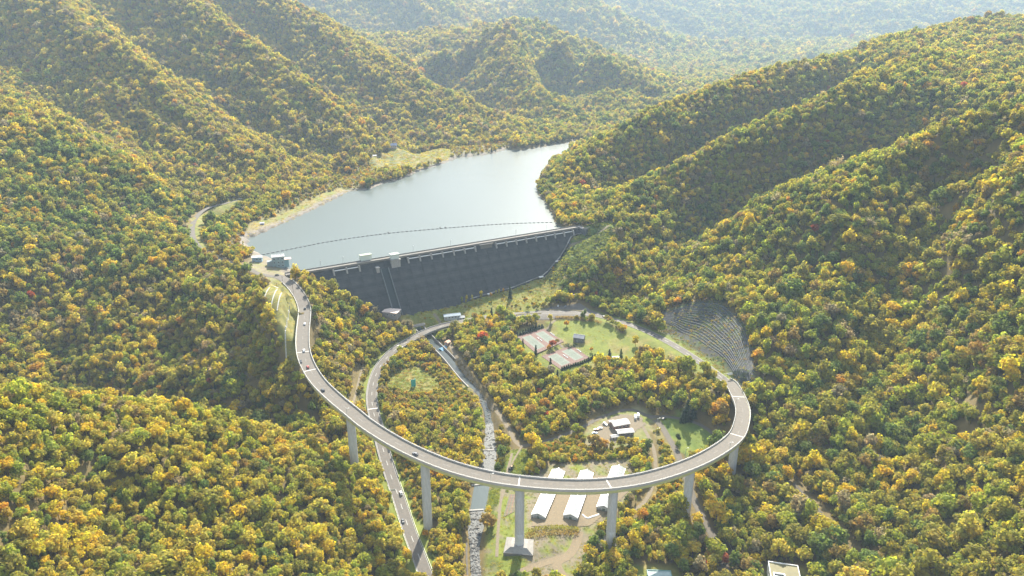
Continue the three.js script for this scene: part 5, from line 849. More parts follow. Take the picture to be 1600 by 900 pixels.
// ---------------------------------------------------------------- posts, signs, small things
{
  const steel = std(C(0.42, 0.47, 0.46), 0.5, { metalness: 0.5 }), wood = std(C(0.2, 0.15, 0.11), 0.9);
  const lamp = (p, h, label, m = steel) => { const t = thing('lamp_post', label, 'lamp post', p); obj('post', cyl(0.16, 0.1, h), m, t); obj('lamp_head', [bar([0, h, 0], [1.2, h + 0.4, 0], 0.07), rbox(1, 0.2, 0.4, 0.06, 1.6, h + 0.4, 0)], std(C(0.7, 0.72, 0.7), 0.5), t); };
  const ends = (i, s) => { const o = offset(deckLine, s * 5.75)[i]; return [o[0], o[1] + 1, o[2]]; };
  lamp(on([139.2,-78.5,-475.9]), 13, 'tall teal grey lamp post on the lawn inside the loop', std(C(0.2, 0.36, 0.34), 0.5));
  lamp(on([126.8,-77,-525.8]), 9, 'lamp post at the path fork by the yard');
  lamp(on([123.2,-77.5,-510.3]), 9, 'lamp post between the two paths below the fork');
  lamp(ends(20, 1), 7, 'lamp post on the outer parapet where the bridge leaves the hillside');
  lamp(ends(46, -1), 6, 'lamp post on the inner parapet of the bridge in the right bend');
  lamp(ends(108, -1), 6, 'lamp post on the inner parapet above the middle greenhouse');
  lamp(ends(150, -1), 6, 'lamp post on the inner parapet above the river');
  const pole = (p, h, label) => { const t = thing('utility_pole', label, 'utility pole', p); obj('pole', cyl(0.2, 0.14, h), wood, t); obj('crossarm', [box(1.8, 0.14, 0.14, 0, h - 0.8, 0), box(1.4, 0.12, 0.12, 0, h - 1.6, 0)], wood, t); for (const x of [-0.7, 0.7]) obj('insulator', cyl(0.08, 0.06, 0.3, x, h - 0.75, 0, 8), frameWhite, t); };
  pole(on([-236.5,0,-672.3]), 13, 'utility pole at the top of the grassy bank beside the dam road'); pole(on([-220.5,-3,-654]), 12, 'utility pole between the grassy bank and the bridge approach'); pole(on([-241.2,1,-667.6]), 8, 'short pole on the grass by the dam crossroads');
  pole(on([222.6,-46,-547.7], 6), 10, 'thin pole by the wood right of the terraced slope');
  // overhead road sign where the bridge meets the hillside
  const p = [200.1,-53,-570.9], s = thing('road_sign', 'white overhead road sign where the bridge meets the hillside', 'road sign', [p[0], H(p[0], p[2]), p[2]], 0.25);
  obj('post', cyl(0.14, 0.14, 6, -5.4), steel, s); obj('arm', bar([-5.4, 5.6, 0], [2, 5.9, 0], 0.12), steel, s); obj('sign_board', rbox(5, 2.1, 0.14, 0.05, 0.4, 5.2, 0.2), std(C(0.82, 0.83, 0.82), 0.5), s);
  const q = roadLine.findIndex((r) => r[2] < -437), o = offset(roadLine, -5.6)[q], s2 = thing('road_sign', 'grey overhead road sign beside the low road under the bridge', 'road sign', o, 0.1);
  obj('post', cyl(0.13, 0.13, 5.5, 0), steel, s2); obj('arm', bar([0, 5.2, 0], [4.2, 5.2, 0], 0.1), steel, s2); obj('sign_board', rbox(3.2, 1.7, 0.12, 0.05, 2.4, 4.8, 0.2), std(C(0.5, 0.5, 0.5), 0.5), s2);
  // teal netting frame in the clearing
  const f = thing('netting_frame', 'upright teal netting frame standing alone in the green clearing', 'netting frame', on([-95.2,-73,-596.1]), 0.4), tm = std(C(0.04, 0.32, 0.28), 0.7);
  obj('net_panel', [rbox(4.6, 7.5, 0.3, 0.1, 0, 4.2, 0)], tm, f); obj('net_panel', rbox(0.3, 7, 3.6, 0.1, 2.2, 4, -1.8), std(C(0.05, 0.4, 0.34), 0.7), f); for (const [x, z] of [[-2.3, 0], [2.3, 0], [2.2, -3.6]]) obj('post', cyl(0.12, 0.12, 8.6, x, 0, z, 8), steel, f); obj('crossbar', bar([-2.3, 8.4, 0], [2.3, 8.4, 0], 0.1), steel, f);
  // crop bed and spoil heap by the first pier
  const bed = thing('vegetable_bed', 'grey brown bed of crops left of the first bridge pier', 'vegetable bed'), rows = [[-1.9,-82.2,-439.4], [4.9,-82.2,-439.4], [2.8,-82.8,-419.2], [-6.5,-83,-413.7]].map((r) => [r[0], 0, r[2]]);
  for (let i = 0; i < 9; i++) { const l = []; for (let k = 0; k <= 10; k++) { const u = (i + 0.5) / 9, v = k / 10, x = lerp(lerp(rows[0][0], rows[1][0], u), lerp(rows[3][0], rows[2][0], u), v), z = lerp(lerp(rows[0][2], rows[1][2], u), lerp(rows[3][2], rows[2][2], u), v); l.push([x + rr(-0.1, 0.1), H(x, z), z]); } obj('crop_row', sweep(l, [[-0.45, -0.3], [-0.25, 0.35], [0.25, 0.35], [0.45, -0.3]]), std(C(0.2 + 0.04 * (i % 3), 0.18, 0.15), 0.95, { map: patchTex }), bed); }
  const tarp = thing('white_tarpaulin', 'crumpled white tarpaulin strip on the ground right of the middle greenhouse', 'tarpaulin'), tl = smoothLine([[51,-81.9,-414.4], [53.9,-82,-411], [57.7,-82,-412.4], [63.1,-82,-415.3]], 1.2).map(([x, , z]) => [x, H(x, z) + 0.35 + rr(0, 0.25), z]);
  obj('sheet', sweep(tl, [[-0.7, -0.2], [-0.4, 0.2], [0.2, 0.3], [0.7, -0.1]]), std(C(0.82, 0.8, 0.78), 0.7), tarp);
  // parking islands
  [[[[-2.2,-60,-742.8], [22.4,-59.6,-747], [34.3,-59.6,-746.6]], 'long kerbed planting strip on the left of the parking lot'], [[[28.6,-58.8,-755.8], [52.7,-58.4,-756], [75,-58.2,-752.7], [85,-58,-747.8]], 'long kerbed planting strip in the middle of the parking lot']].forEach(([l, label]) => { const t = thing('planting_strip', label, 'planting strip'), s = smoothLine(l, 3).map(([x, , z]) => [x, H(x, z) + 0.3, z]); obj('kerb', sweep(s, rect(-1.1, 1.1, -0.2, 0.22)), concrete, t); obj('soil', sweep(s, rect(-0.9, 0.9, 0, 0.42)), std(C(0.16, 0.13, 0.05), 0.95, { map: patchTex }), t); });
  // white rail beside the path at the bottom right
  const rl = smoothLine([[149.7,-84,-388.6], [150.2,-84.5,-379.7], [152,-84.8,-372.7]], 2).map(([x, , z]) => [x, H(x, z), z]), rail = thing('path_rail', 'pale rail beside the path at the bottom right', 'railing'); obj('rail', tubeOf(lift(rl, 1.1), 0.1, 5), paleConcrete, rail); rl.forEach((r) => obj('post', cyl(0.07, 0.07, 1.1, r[0], r[1], r[2], 6), paleConcrete, rail));
  const gl = [105.6,-65,-637.4], cv = thing('white_canopy', 'small white canopy at the wood edge right of the lower courts', 'canopy', on(gl), 0.1); obj('top', rbox(7, 0.25, 3, 0.08, 0, 2.7, 0), std(C(0.85, 0.85, 0.83), 0.7), cv); for (const x of [-3.2, 3.2]) for (const z of [-1.2, 1.2]) obj('leg', cyl(0.07, 0.07, 2.7, x, 0, z, 6), frameWhite, cv);
}
// ---------------------------------------------------------------- trees
// crowns are lumps of many leaf clumps; one unit is the crown's radius (broadleaf) or its height (conifer)
function leafClump(out, col, c, nrm, size, tone) { // a bent leaf clump: two triangles
  const t = V(rr(-1, 1), rr(-1, 1), rr(-1, 1)).cross(nrm).normalize(), b = t.clone().cross(nrm).normalize(), s = size * rr(0.7, 1.35), q = size * rr(0.6, 1.1);
  const A = c.clone().addScaledVector(t, -s), B = c.clone().addScaledVector(b, -q).addScaledVector(nrm, rr(-0.25, 0.1) * size), Cc = c.clone().addScaledVector(t, s), D = c.clone().addScaledVector(b, q).addScaledVector(nrm, rr(-0.25, 0.1) * size);
  out.push(A.x, A.y, A.z, B.x, B.y, B.z, Cc.x, Cc.y, Cc.z, A.x, A.y, A.z, Cc.x, Cc.y, Cc.z, D.x, D.y, D.z);
  for (let i = 0; i < 6; i++) col.push(...tone);
}
function core(out, col, c, r, squash, tone) {
  const g = new THREE.IcosahedronGeometry(1, 1), p = g.attributes.position;
  for (let i = 0; i < p.count; i++) { const x = p.getX(i), y = p.getY(i), z = p.getZ(i), k = r * (1 + 0.28 * n3(x * 1.7 + c.x * 5, y * 1.7, z * 1.7 + c.z * 5)); out.push(c.x + x * k, c.y + y * k * squash, c.z + z * k); }
  for (let f = 0; f < p.count / 3; f++) { const q = rr(0.75, 1.1); for (let v = 0; v < 3; v++) col.push(tone[0] * q, tone[1] * q, tone[2] * q); }
}
const toneOf = (v = 0.3) => { const k = rr(1 - v, 1 + v), h = rr(-0.12, 0.12); return [k * (1 + h), k, k * (1 - h)]; };
function finish(out, col) { const g = new THREE.BufferGeometry(); g.setAttribute('position', new THREE.Float32BufferAttribute(out, 3)); g.setAttribute('color', new THREE.Float32BufferAttribute(col, 3)); g.computeVertexNormals(); return g; }
function broadleaf({ lobes = 10, leaves = 42, size = 0.125, tall = 1, spread = 0.6, body = 0.55 } = {}) {
  const out = [], col = [];
  for (let i = 0; i < lobes; i++) {
    const a = (i / lobes) * Math.PI * 2 * 1.618 + rr(-0.4, 0.4), ring = i === 0 ? 0 : rr(0.55, 1) * spread, y = (i === 0 ? 0.45 : rr(-0.45, 0.4)) * tall, r = i === 0 ? 0.48 : rr(0.26, 0.46), c = V(Math.cos(a) * ring, y, Math.sin(a) * ring), lt = toneOf(0.12);
    if (body) core(out, col, c, r * body, 0.85 * Math.sqrt(tall), lt);
    for (let k = 0; k < leaves; k++) {
      const n = V(rr(-1, 1), rr(-0.65, 1.15), rr(-1, 1)).normalize(), p = c.clone().add(V(n.x * r, n.y * r * 0.9 * Math.sqrt(tall), n.z * r).multiplyScalar(rr(0.78, 1.12)));
      const m = n.clone().add(V(rr(-0.7, 0.7), rr(-0.5, 0.8), rr(-0.7, 0.7))).normalize(), t = toneOf(0.3).map((v, q) => v * lt[q]);
      leafClump(out, col, p, m, size, t);
    }
  }
  return finish(out, col);
}
function conifer(tiers = 9, wide = 0.2) {
  const out = [], col = [];
  for (let i = 0; i < tiers; i++) { const y = 0.06 + (i / tiers) * 0.9, r = wide * (1 - i / tiers) ** 0.8 + 0.015, n = 9 + Math.round(10 * (1 - i / tiers)); for (let k = 0; k < n; k++) { const a = rr(0, 6.28), q = r * rr(0.5, 1.08), c = V(Math.cos(a) * q, y + rr(-0.03, 0.03), Math.sin(a) * q); leafClump(out, col, c, V(Math.cos(a) * 0.6, 0.8, Math.sin(a) * 0.6).normalize(), 0.055, toneOf(0.3)); } }
  const g = new THREE.ConeGeometry(wide * 0.75, 0.9, 9, 4).translate(0, 0.5, 0).toNonIndexed(), p = g.attributes.position; for (let i = 0; i < p.count; i++) { out.push(p.getX(i), p.getY(i), p.getZ(i)); col.push(0.7, 0.7, 0.7); }
  return finish(out, col);
}
function bareCrown() { // fine twigs with the last leaves
  const out = [], col = [];
  for (let i = 0; i < 46; i++) { const a = rr(0, 6.28), e = rr(0.1, 1.4), d = V(Math.cos(a) * Math.cos(e), Math.sin(e), Math.sin(a) * Math.cos(e)), l = rr(0.6, 1.05), p = d.clone().multiplyScalar(l).add(V(0, -0.35, 0)), s = V(0, -0.55, 0).addScaledVector(d, 0.15), w = V(-d.z, 0, d.x).normalize().multiplyScalar(0.02); out.push(s.x - w.x, s.y, s.z - w.z, s.x + w.x, s.y, s.z + w.z, p.x, p.y, p.z); for (let v = 0; v < 3; v++) col.push(0.8, 0.75, 0.75); for (let q = 0; q < 3; q++) leafClump(out, col, s.clone().lerp(p, rr(0.5, 1.1)).add(V(rr(-0.1, 0.1), rr(-0.1, 0.1), rr(-0.1, 0.1))), V(rr(-1, 1), rr(-1, 1), rr(-1, 1)).normalize(), 0.1, toneOf(0.25)); }
  return finish(out, col);
}
function withTrunk(g, h0, r, tone, forks = 3) { // trunk and limbs under a crown, tinted through its vertex colours
  const parts = [new THREE.CylinderGeometry(r * 0.55, r, -h0 + 0.1, 6, 1, true).translate(0, (h0 + 0.1) / 2, 0)];
  for (let i = 0; i < forks; i++) { const a = (i / forks) * 6.28 + rr(-0.4, 0.4); parts.push(bar([0, -0.25, 0], [Math.cos(a) * 0.5, 0.2, Math.sin(a) * 0.5], r * 0.35, 4)); }
  const t = mergeGeometries(parts.map((q) => { const n = q.toNonIndexed(); n.deleteAttribute('uv'); return n; })); t.setAttribute('color', new THREE.Float32BufferAttribute(new Float32Array(t.attributes.position.count * 3).map((_, i) => tone[i % 3]), 3));
  return [t, mergeGeometries([g, t])];
}
const broadKinds = [broadleaf({}), broadleaf({ lobes: 13, spread: 0.68, leaves: 36 }), broadleaf({ lobes: 9, tall: 1.35, spread: 0.5 }), broadleaf({ lobes: 11, spread: 0.62, tall: 0.9 }), broadleaf({ lobes: 9, leaves: 56, size: 0.1, body: 0.5, spread: 0.62 })];
const slim = broadleaf({ lobes: 10, leaves: 34, tall: 2.1, spread: 0.32 });
const CROWNS = [...broadKinds, slim, bareCrown(), conifer()];
const SLIM = 5, BARE = 6, CONE = 7;
const built = CROWNS.map((g, i) => i === CONE ? withTrunk(g, -0.12, 0.018, [0.6, 0.45, 0.4], 0) : withTrunk(g, i === SLIM ? -2.2 : -1.75, 0.075, [0.7, 0.62, 0.6]));
const leafMat = (c) => new THREE.MeshPhysicalMaterial({ color: c, roughness: 0.95, transmission: 0.66, thickness: 0, side: THREE.DoubleSide, vertexColors: true, specularIntensity: 0.25 });
// autumn colours, linear
const HUES = [
  ['golden yellow', [0.58, 0.465, 0.02]], ['pale gold', [0.52, 0.44, 0.05]], ['olive', [0.345, 0.31, 0.03]], ['yellow green', [0.365, 0.385, 0.03]], ['green', [0.185, 0.24, 0.035]],
  ['orange', [0.6, 0.36, 0.02]], ['rust brown', [0.37, 0.26, 0.055]], ['red', [0.45, 0.12, 0.03]], ['bare grey brown', [0.35, 0.285, 0.14]], ['dark green', [0.06, 0.09, 0.03]],
];
const rightLabel = new Map();
// where trees stand: [x, y, z, crown radius or conifer height, kind, hue, lift]
const trees = [];
const clearOf = [[deckLine, 0], [roadLine, 8], [upperRoad, 8], [lakeRoad, 6.5], [lakeRoadFar, 6], [riverLine, 7.6], ...TRACKS.map((t, i) => [t[1], t[2] + (i === 12 ? 5 : 3.2)])].map(([l, d]) => [l, d, bounds(l, d)]);
const sites = []; scene.traverse((o) => { if (o.parent === scene && o.userData.category && /building|house|hut|shed|cabin|greenhouse|car|van|sign|lamp|pole|excavator|canopy|netting/.test(o.userData.category)) sites.push([o.position.x, o.position.z, /building/.test(o.userData.category) ? 15 : /house|shed|cabin|hut/.test(o.userData.category) ? 9 : 5]); });
const fovX = Math.tan(THREE.MathUtils.degToRad(22.6)) * (16 / 9), cp = Math.cos(THREE.MathUtils.degToRad(20)), sp = Math.sin(THREE.MathUtils.degToRad(20));
const seen = (x, y, z, m = 1.16) => { const dy = y - 244, d = -dy * sp - z * cp, u = dy * cp - z * sp; return d > 20 && Math.abs(x) < d * fovX * m + 15 && Math.abs(u) < d * (fovX * 9 / 16) * m + 15; };
const hidden = (x, y, z) => { for (let i = 2; i < 40; i++) { const t = i / 40, px = x * t, pz = z * t, py = 244 + (y - 244) * t; if (pz < -170 && H(px, pz) > py + 14 + 0.006 * -z) return true; } return false; };
function plant(x, z, { wood = true } = {}) {
  const D = -z;
  if (inB(bLake, x, z) && (inside(SHORE, x, z) || near(SHORE, x, z, true)[0] < 5)) return null;
  for (const [l, d, b] of clearOf) if (d && inB(b, x, z) && near(l, x, z)[0] < d) return null;
  if (D < 1700 && anyIn(OPEN, x, z)) return null;
  for (const k in PADS) { const f = flat(PADS[k]); if (inB(bounds(f, 4), x, z) && (inside(f, x, z) || near(f, x, z, true)[0] < 4)) return null; }
  for (const [sx, sz, r] of sites) if (Math.abs(x - sx) < r && Math.abs(z - sz) < r) return null;
  const [ds, dt] = damST(x, z); if (ds > -6 && ds < damL + 3 && dt > -14 && dt < 3.5 - DAM_SLOPE * toeY(ds) + 4) return null;
  if (inB([-260, 230, -760, -370], x, z)) { const [d, y] = near(deckLine, x, z); if (d < 9 && H(x, z) > y - 25) return null; for (const [px, pz] of pierPts) if (Math.hypot(x - px, z - pz) < 7) return null; }
  return H(x, z);
}
function pickHue(x, z, D) {
  const right = smoothstep(x, -40, 120), a = fbm(x / 60, z / 60, 3), b = fbm(x / 240 + 5, z / 240, 3), r = rnd(), k = rnd();
  const inner = Math.hypot(x - 35, z + 545) < 175;
  // the green larches high on the left wall, the golden lower left hill, the greener right ridges
  const greenL = smoothstep(-x, 330, 420) * (1 - smoothstep(D, 900, 1050)) * smoothstep(D, 640, 760), hill = x < -20 && D < 470 ? 1 : 0;
  let w = [0.17, 0.25, 0.33, 0.2, 0.08, 0.026, 0.08, 0.002, 0.09, 0.014];
  if (inner) w = [0.3, 0.24, 0.18, 0.2, 0.09, 0.045, 0.06, 0.008, 0.05, 0.02];
  else if (hill) w = [0.27, 0.34, 0.22, 0.3, 0.06, 0.016, 0.012, 0, 0.04, 0.002];
  else if (right > 0.5) w = [0.12, 0.1, 0.4, 0.34, 0.24, 0.026, 0.06, 0.002, 0.08, 0.016];
  if (x < -60 && D > 470 && D < 860) w = [0.17, 0.2, 0.34, 0.16, 0.09, 0.045, 0.14, 0.003, 0.13, 0.012];
  w[4] += 0.8 * greenL + 0.2 * Math.max(0, b - 0.1) * (hill ? 0 : 1); w[9] += 0.06 * greenL + (b > 0.42 && D > 700 ? 0.3 : 0); w[5] += 0.08 * Math.max(0, a - 0.3); w[6] += 0.2 * Math.max(0, -a - 0.15); w[8] += 0.25 * Math.max(0, -b - 0.15); w[0] += 0.15 * Math.max(0, a);
  const hold = fbm(x / 34 + 40, z / 34, 2); w[0] *= 1 + 1.6 * Math.max(0, hold); w[1] *= 1 + 1.6 * Math.max(0, -hold); w[3] *= 1 + 2 * Math.max(0, a * 0.7 - hold); w[2] *= 1 + 1.4 * Math.max(0, b); if (hold < 0.15) w[5] *= 0.35;
  if (D > 1000 && x < 0) { w[6] += 0.14; w[8] += 0.12; w[5] += 0.03; w[3] *= 0.6; w[4] *= 0.7; }
  if (D > 1200) { w[6] += 0.06; w[8] += 0.05; w[1] += 0.2; w[0] += 0.1; }
  w = w.map((v, q) => v * (1 + 2.4 * Math.max(0, fbm(x / (70 + 9 * q) + q * 31.7, z / (70 + 9 * q) - q * 17.3, 2)) ) ** (q < 5 ? 2 : 1)); // neighbours are often of one kind
  let s = w.reduce((p, q) => p + q, 0) * r, i = 0; while (i < 9 && (s -= w[i]) > 0) i++;
  return i;
}
{
  const bands = [[-170, -470, 4.6], [-470, -800, 5.0], [-800, -1500, 5.9], [-1500, -2700, 7.6], [-2700, -4800, 12], [-4800, -9500, 20]];
  for (const [z0, z1, s0] of bands) for (let z = z0; z > z1; z -= s0) {
    const half = (-z * 1.08 + 244 * 0.4) * fovX * 1.2 + 40;
    for (let xx = -half; xx < half; xx += s0) {
      const x = xx + rr(-0.5, 0.5) * s0, zz = z + rr(-0.5, 0.5) * s0, D = -zz;
      const big = x > 70 + 0.1 * D && D < 760 ? 1 : 0;
      if (big && rnd() < 0.28) continue;
      const y0 = H(x, zz);
      if (!seen(x, y0 + 6, zz)) continue;
      const y = plant(x, zz); if (y === null) continue;
      if (hidden(x, y + 8, zz)) continue;
      const shrub = D < 1700 ? anyIn(SHRUB, x, zz) : null;
      let hue = pickHue(x, zz, D), R = s0 * lerp(0.6, 1.12, rnd() ** 1.5) * (rnd() < 0.14 ? 1.4 : 1) * (big ? rr(1.05, 1.55) : 1), kind = Math.floor(rnd() * 5);
      if (shrub) { if (rnd() < 0.1) continue; R *= 0.55; if (rnd() < 0.5) hue = [1, 2, 6, 5, 8][Math.floor(rnd() * 5)]; }
      if (hue === 8 && rnd() < 0.6) kind = BARE; else if (hue === 9) kind = CONE; else if (rnd() < 0.1) kind = SLIM;
      if (kind === SLIM) R *= 0.62;
      if (kind === CONE) R = s0 * rr(1.4, 2.1);
      const up = kind === CONE ? 0 : kind === SLIM ? R * 2.05 : R * (shrub ? 0.75 : rr(0.95, 1.55));
      trees.push([x, y + up - (shrub ? 0.2 : 0.4), zz, R, kind, hue, shrub ? 1 : 0]);
    }
  }
  for (const k in SHRUB) { const b = SHRUB[k].box; if (b[2] < -900) continue; const n = ((b[1] - b[0]) * (b[3] - b[2])) / 5.5; for (let i = 0; i < n; i++) { const x = rr(b[0], b[1]), z = rr(b[2], b[3]); if (!isIn(SHRUB, k, x, z)) continue; const y = plant(x, z); if (y === null) continue; const R = rr(0.9, 2.5) * (k === 'island' || k === 'spit' ? 1.25 : 1); trees.push([x, y + R * 0.55, z, R, Math.floor(rnd() * 5), [0, 1, 1, 2, 3, 6, 5, 2, 4, 1][Math.floor(rnd() * 10)], 1]); } }
  for (const k of ['toe', 'banks', 'terraces']) { const b = OPEN[k].box; for (let i = 0; i < (k === 'terraces' ? 500 : 1500); i++) { const x = rr(b[0], b[1]), z = rr(b[2], b[3]); if (!isIn(OPEN, k, x, z) || fbm(x / 22, z / 22, 2) < 0.05 || clearOf.some(([l, d, bb]) => d && inB(bb, x, z) && near(l, x, z)[0] < d)) continue; const [ds, dt] = damST(x, z); if (ds > -6 && ds < damL + 3 && dt < 3.5 - DAM_SLOPE * toeY(ds) + 3) continue; { const [q, y] = near(deckLine, x, z); if (q < 8 && H(x, z) > y - 12) continue; } if (sites.some(([sx, sz, r]) => Math.abs(x - sx) < r + 3 && Math.abs(z - sz) < r + 3)) continue; const R = rr(0.7, 1.9) * (k === 'terraces' ? 0.5 : 1); trees.push([x, H(x, z) + R * 0.5, z, R, Math.floor(rnd() * 5), k === 'banks' ? [4, 4, 9, 3][Math.floor(rnd() * 4)] : [0, 1, 3, 5, 2, 6][Math.floor(rnd() * 6)], 1]); } }
  // fringes: smaller growth along roads, river and clearings
  for (let i = 0; i < 5200; i++) {
    const x = rr(-260, 300), z = rr(-290, -860); if (!seen(x, H(x, z), z)) continue; const y = plant(x, z); if (y === null || Math.hypot(x - 30, z + 560) > 330) continue;
    const R = rr(0.9, 2.2); trees.push([x, y + R * 0.6, z, R, Math.floor(rnd() * 5), [0, 1, 2, 3, 4, 6, 8, 2][Math.floor(rnd() * 8)], 1]);
  }
}
const TOE_TREES = [[-59.6,-55.5,-769.3], [-54.2,-55.5,-769.3], [-47.5,-55,-772.2], [-37.1,-54.5,-779.5], [-25.6,-54,-784.7], [-19.5,-53.8,-789.7], [-15.7,-53.6,-792.5], [-10.6,-53.4,-794.2]];
const place = (t, o) => { const [x, y, z, R] = t; o.position.set(x, y, z); o.rotation.y = rr(0, 6.28); o.scale.set(R * rr(0.85, 1.15), R * rr(0.8, 1.25), R * rr(0.85, 1.15)); return o; };
// every tree has a slightly different tint
const tint = (h) => { const c = HUES[h][1], k = rr(0.87, 1.14), q = rr(-0.05, 0.05); return C(c[0] * k * (1 + q), c[1] * k, c[2] * k * (1 - q)); };
{
  // the three hundred that show largest are trees of their own
  const size = (t) => (t[6] || !seen(t[0], t[1], t[2], 1.0) ? 0 : (t[3] * (t[4] === CONE ? 0.45 : 1)) / Math.hypot(t[0], t[1] - 244, t[2]));
  const order = trees.map((t, i) => [size(t), i]).sort((a, b) => b[0] - a[0]).slice(0, 290).map((q) => q[1]), alone = new Set(order);
  const mats = HUES.map(([, c]) => [0.9, 1.0, 1.1].map((k) => leafMat(C(c[0] * k, c[1] * k, c[2] * k)))), bark = std(C(0.12, 0.1, 0.085), 0.95);
  const MARKS = [['the flat roofed building', [173,-76,-350.8], 1], ['the ravine path', [216.6,-69,-394.6], 1], ['the right bend of the bridge', [191.2,-53,-494.4], 1], ['the terraced slope', [219.8,-42,-564.8], 1], ['the bottom right corner', [266.9,-24,-296.1], 1], ['the lower right edge', [309.5,-15,-356.5], 1], ['the middle of the right edge', [354.3,15,-432.5], 1],
    ['the bottom left corner', [-225.1,18,-249.7], 1], ['the lower left edge', [-248.6,36,-286.3], 1], ['the crest of the lower left hill', [-251.6,18,-400.2], 1], ['the low road at the bottom', [-68.7,-84,-374.2], 1], ['the crossing of the two roads', [-112.5,-75,-500.4], 1], ['the leftmost bridge pier', [-126.7,-54,-458.5], 1], ['the foot of the lower left hill', [-113.1,-60,-389.9], 1], ['the bottom edge by the hill', [-142,-34,-307.2], 1], ['the rocky river', [-24.5,-88,-391.4], 1], ['the footing of the first pier', [4.4,-82,-384.3], 1], ['the second bridge pier', [68.6,-84,-386.7], 1], ['the third bridge pier', [127.7,-82,-409.6], 1], ['the path at the bottom right', [140.3,-84,-377.3], 1], ['the tennis courts', [47.3,-66,-664.1], 1], ['the white roofed houses', [94,-77,-526.9], 1], ['the lower right slope centre', [272.7,-55,-397.1], 1], ['the lower right slope top', [333.2,-46,-502.9], 1]];
  const zone = (t) => { let m = MARKS[0], bd = 1e9; for (const q of MARKS) { const d = Math.hypot(t[0] - q[1][0], t[2] - q[1][2]); if (d < bd) { bd = d; m = q; } } const dx = t[0] - m[1][0], dz = t[2] - m[1][2], side = Math.abs(dx) > Math.abs(dz) ? (dx < 0 ? 'left of' : 'right of') : dz > 0 ? 'below' : 'above'; return (bd < 18 ? 'close ' : bd < 45 ? 'just ' : 'well ') + side + ' ' + m[0]; };
  const form = (k) => (k === CONE ? 'conifer' : k === SLIM ? 'slender tree' : k === BARE ? 'half bare tree' : k === 2 ? 'tall crowned tree' : k === 1 || k === 3 ? 'broad crowned tree' : 'round crowned tree');
  for (const i of order) {
    const t = trees[i], k = t[4], label = (t[3] > 7.5 ? 'large ' : t[3] < 4.6 ? 'small ' : '') + HUES[t[5]][0] + ' ' + form(k) + ' ' + zone(t), cat = 'tree', o = thing(k === CONE ? 'conifer' : 'broadleaf_tree', label, cat, [0, 0, 0], 0, 'trees: ' + label);
    place(t, o); const m = mats[t[5]][Math.floor(rnd() * 3)];
    obj('crown', CROWNS[k], m, o); obj('trunk', built[k][0], bark, o);
  }
  // the rest is forest
  const forest = new THREE.Group(); forest.name = 'forest'; tag(forest, 'autumn forest of gold, olive and orange trees over the hills', 'forest', null, 'stuff'); scene.add(forest);
  const white = leafMat(C(1, 1, 1)), M = new THREE.Object3D(), low = new THREE.Group(); low.name = 'undergrowth'; tag(low, 'low autumn scrub and bushes on the valley floor and road sides', 'undergrowth', null, 'stuff'); scene.add(low);
  for (const [g, isLow] of [[forest, 0], [low, 1]]) for (let k = 0; k < CROWNS.length; k++) {
    const list = trees.filter((t, i) => t[4] === k && !!t[6] === !!isLow && !alone.has(i)); if (!list.length) continue;
    const im = new THREE.InstancedMesh(built[k][1], white, list.length); im.name = isLow ? 'bushes' : 'trees';
    list.forEach((t, i) => { place(t, M); M.updateMatrix(); im.setMatrixAt(i, M.matrix); im.setColorAt(i, tint(t[5])); });
    g.add(shadows(im));
  }
  console.log('trees', trees.length, 'alone', alone.size);
  // trees one can single out
  const single = (p, R, k, h, label, name, tall = 1, group) => { const y = H(p[0], p[2]), o = thing(name ?? (k === CONE ? 'conifer' : 'broadleaf_tree'), label, 'tree', [0, 0, 0], 0, group); place([p[0], y + (k === CONE ? -0.3 : R * (k === SLIM ? 2.0 : 1.35) * tall), p[2], R], o); o.scale.y *= tall; obj('crown', CROWNS[k], mats[h][1], o); obj('trunk', built[k][0], bark, o); return o; };
  [[722, 474, 4, 3], [728, 472.5, 4.4, 0], [737, 470.5, 4, 0], [751, 466.5, 5, 0], [766, 463, 4.4, 5], [774, 461.5, 3.2, 1], [779.5, 460, 3.2, 1], [785.5, 459, 3.6, 5]].forEach(([x, y, R, h], i) => single(TOE_TREES[i], R * 0.62, i === 4 ? 0 : SLIM, h, ['grey green first tree of the row along the dam foot, shortest one', 'second slender golden tree in the row along the dam foot', 'third slender golden tree in the row along the dam foot', 'tallest slender golden tree in the row along the dam foot', 'round orange tree in the row along the dam foot', 'first of three small close trees ending the row at the dam foot', 'middle of three small close trees ending the row at the dam foot', 'last slender tree at the right end of the dam foot row'][i], 'poplar'));
  single([152.5,-74,-529.4], 21, CONE, 9, 'big dark conifer by the lawn inside the loop', 'conifer');
  single([148.7,-74,-527.2], 17, CONE, 9, 'dark conifer close to the left of the big one by the lawn', 'conifer'); single([159.5,-73,-533.1], 17, CONE, 9, 'dark conifer close to the right of the big one by the lawn', 'conifer');
  single([11.5,-66,-667.3], 10, CONE, 9, 'small dark conifer left of the upper tennis courts', 'conifer'); single([24.5,-67,-649.1], 13, CONE, 9, 'pointed dark conifer between the two pairs of tennis courts', 'conifer'); single([38.2,-68,-618.9], 14, CONE, 9, 'dark conifer left of the lower tennis courts', 'conifer');
  single([99.7,-65,-641.9], 13, CONE, 9, 'dark conifer on the lawn right of the lower courts', 'conifer'); single([111,-65,-638.9], 12, CONE, 4, 'green conifer at the right edge of the courts lawn', 'conifer'); single([44.3,-69,-604.4], 12, CONE, 9, 'dark conifer at the wood edge below the lower courts', 'conifer');
  single([-23.7,-59,-741.6], 13, CONE, 9, 'dark conifer left of a pair by the road at the dam foot', 'conifer'); single([-17.8,-58.5,-745.2], 12, CONE, 9, 'dark conifer right of a pair by the road at the dam foot', 'conifer'); single([-2.3,-57,-786], 15, CONE, 9, 'tall dark conifer against the dam foot right of the row', 'conifer');
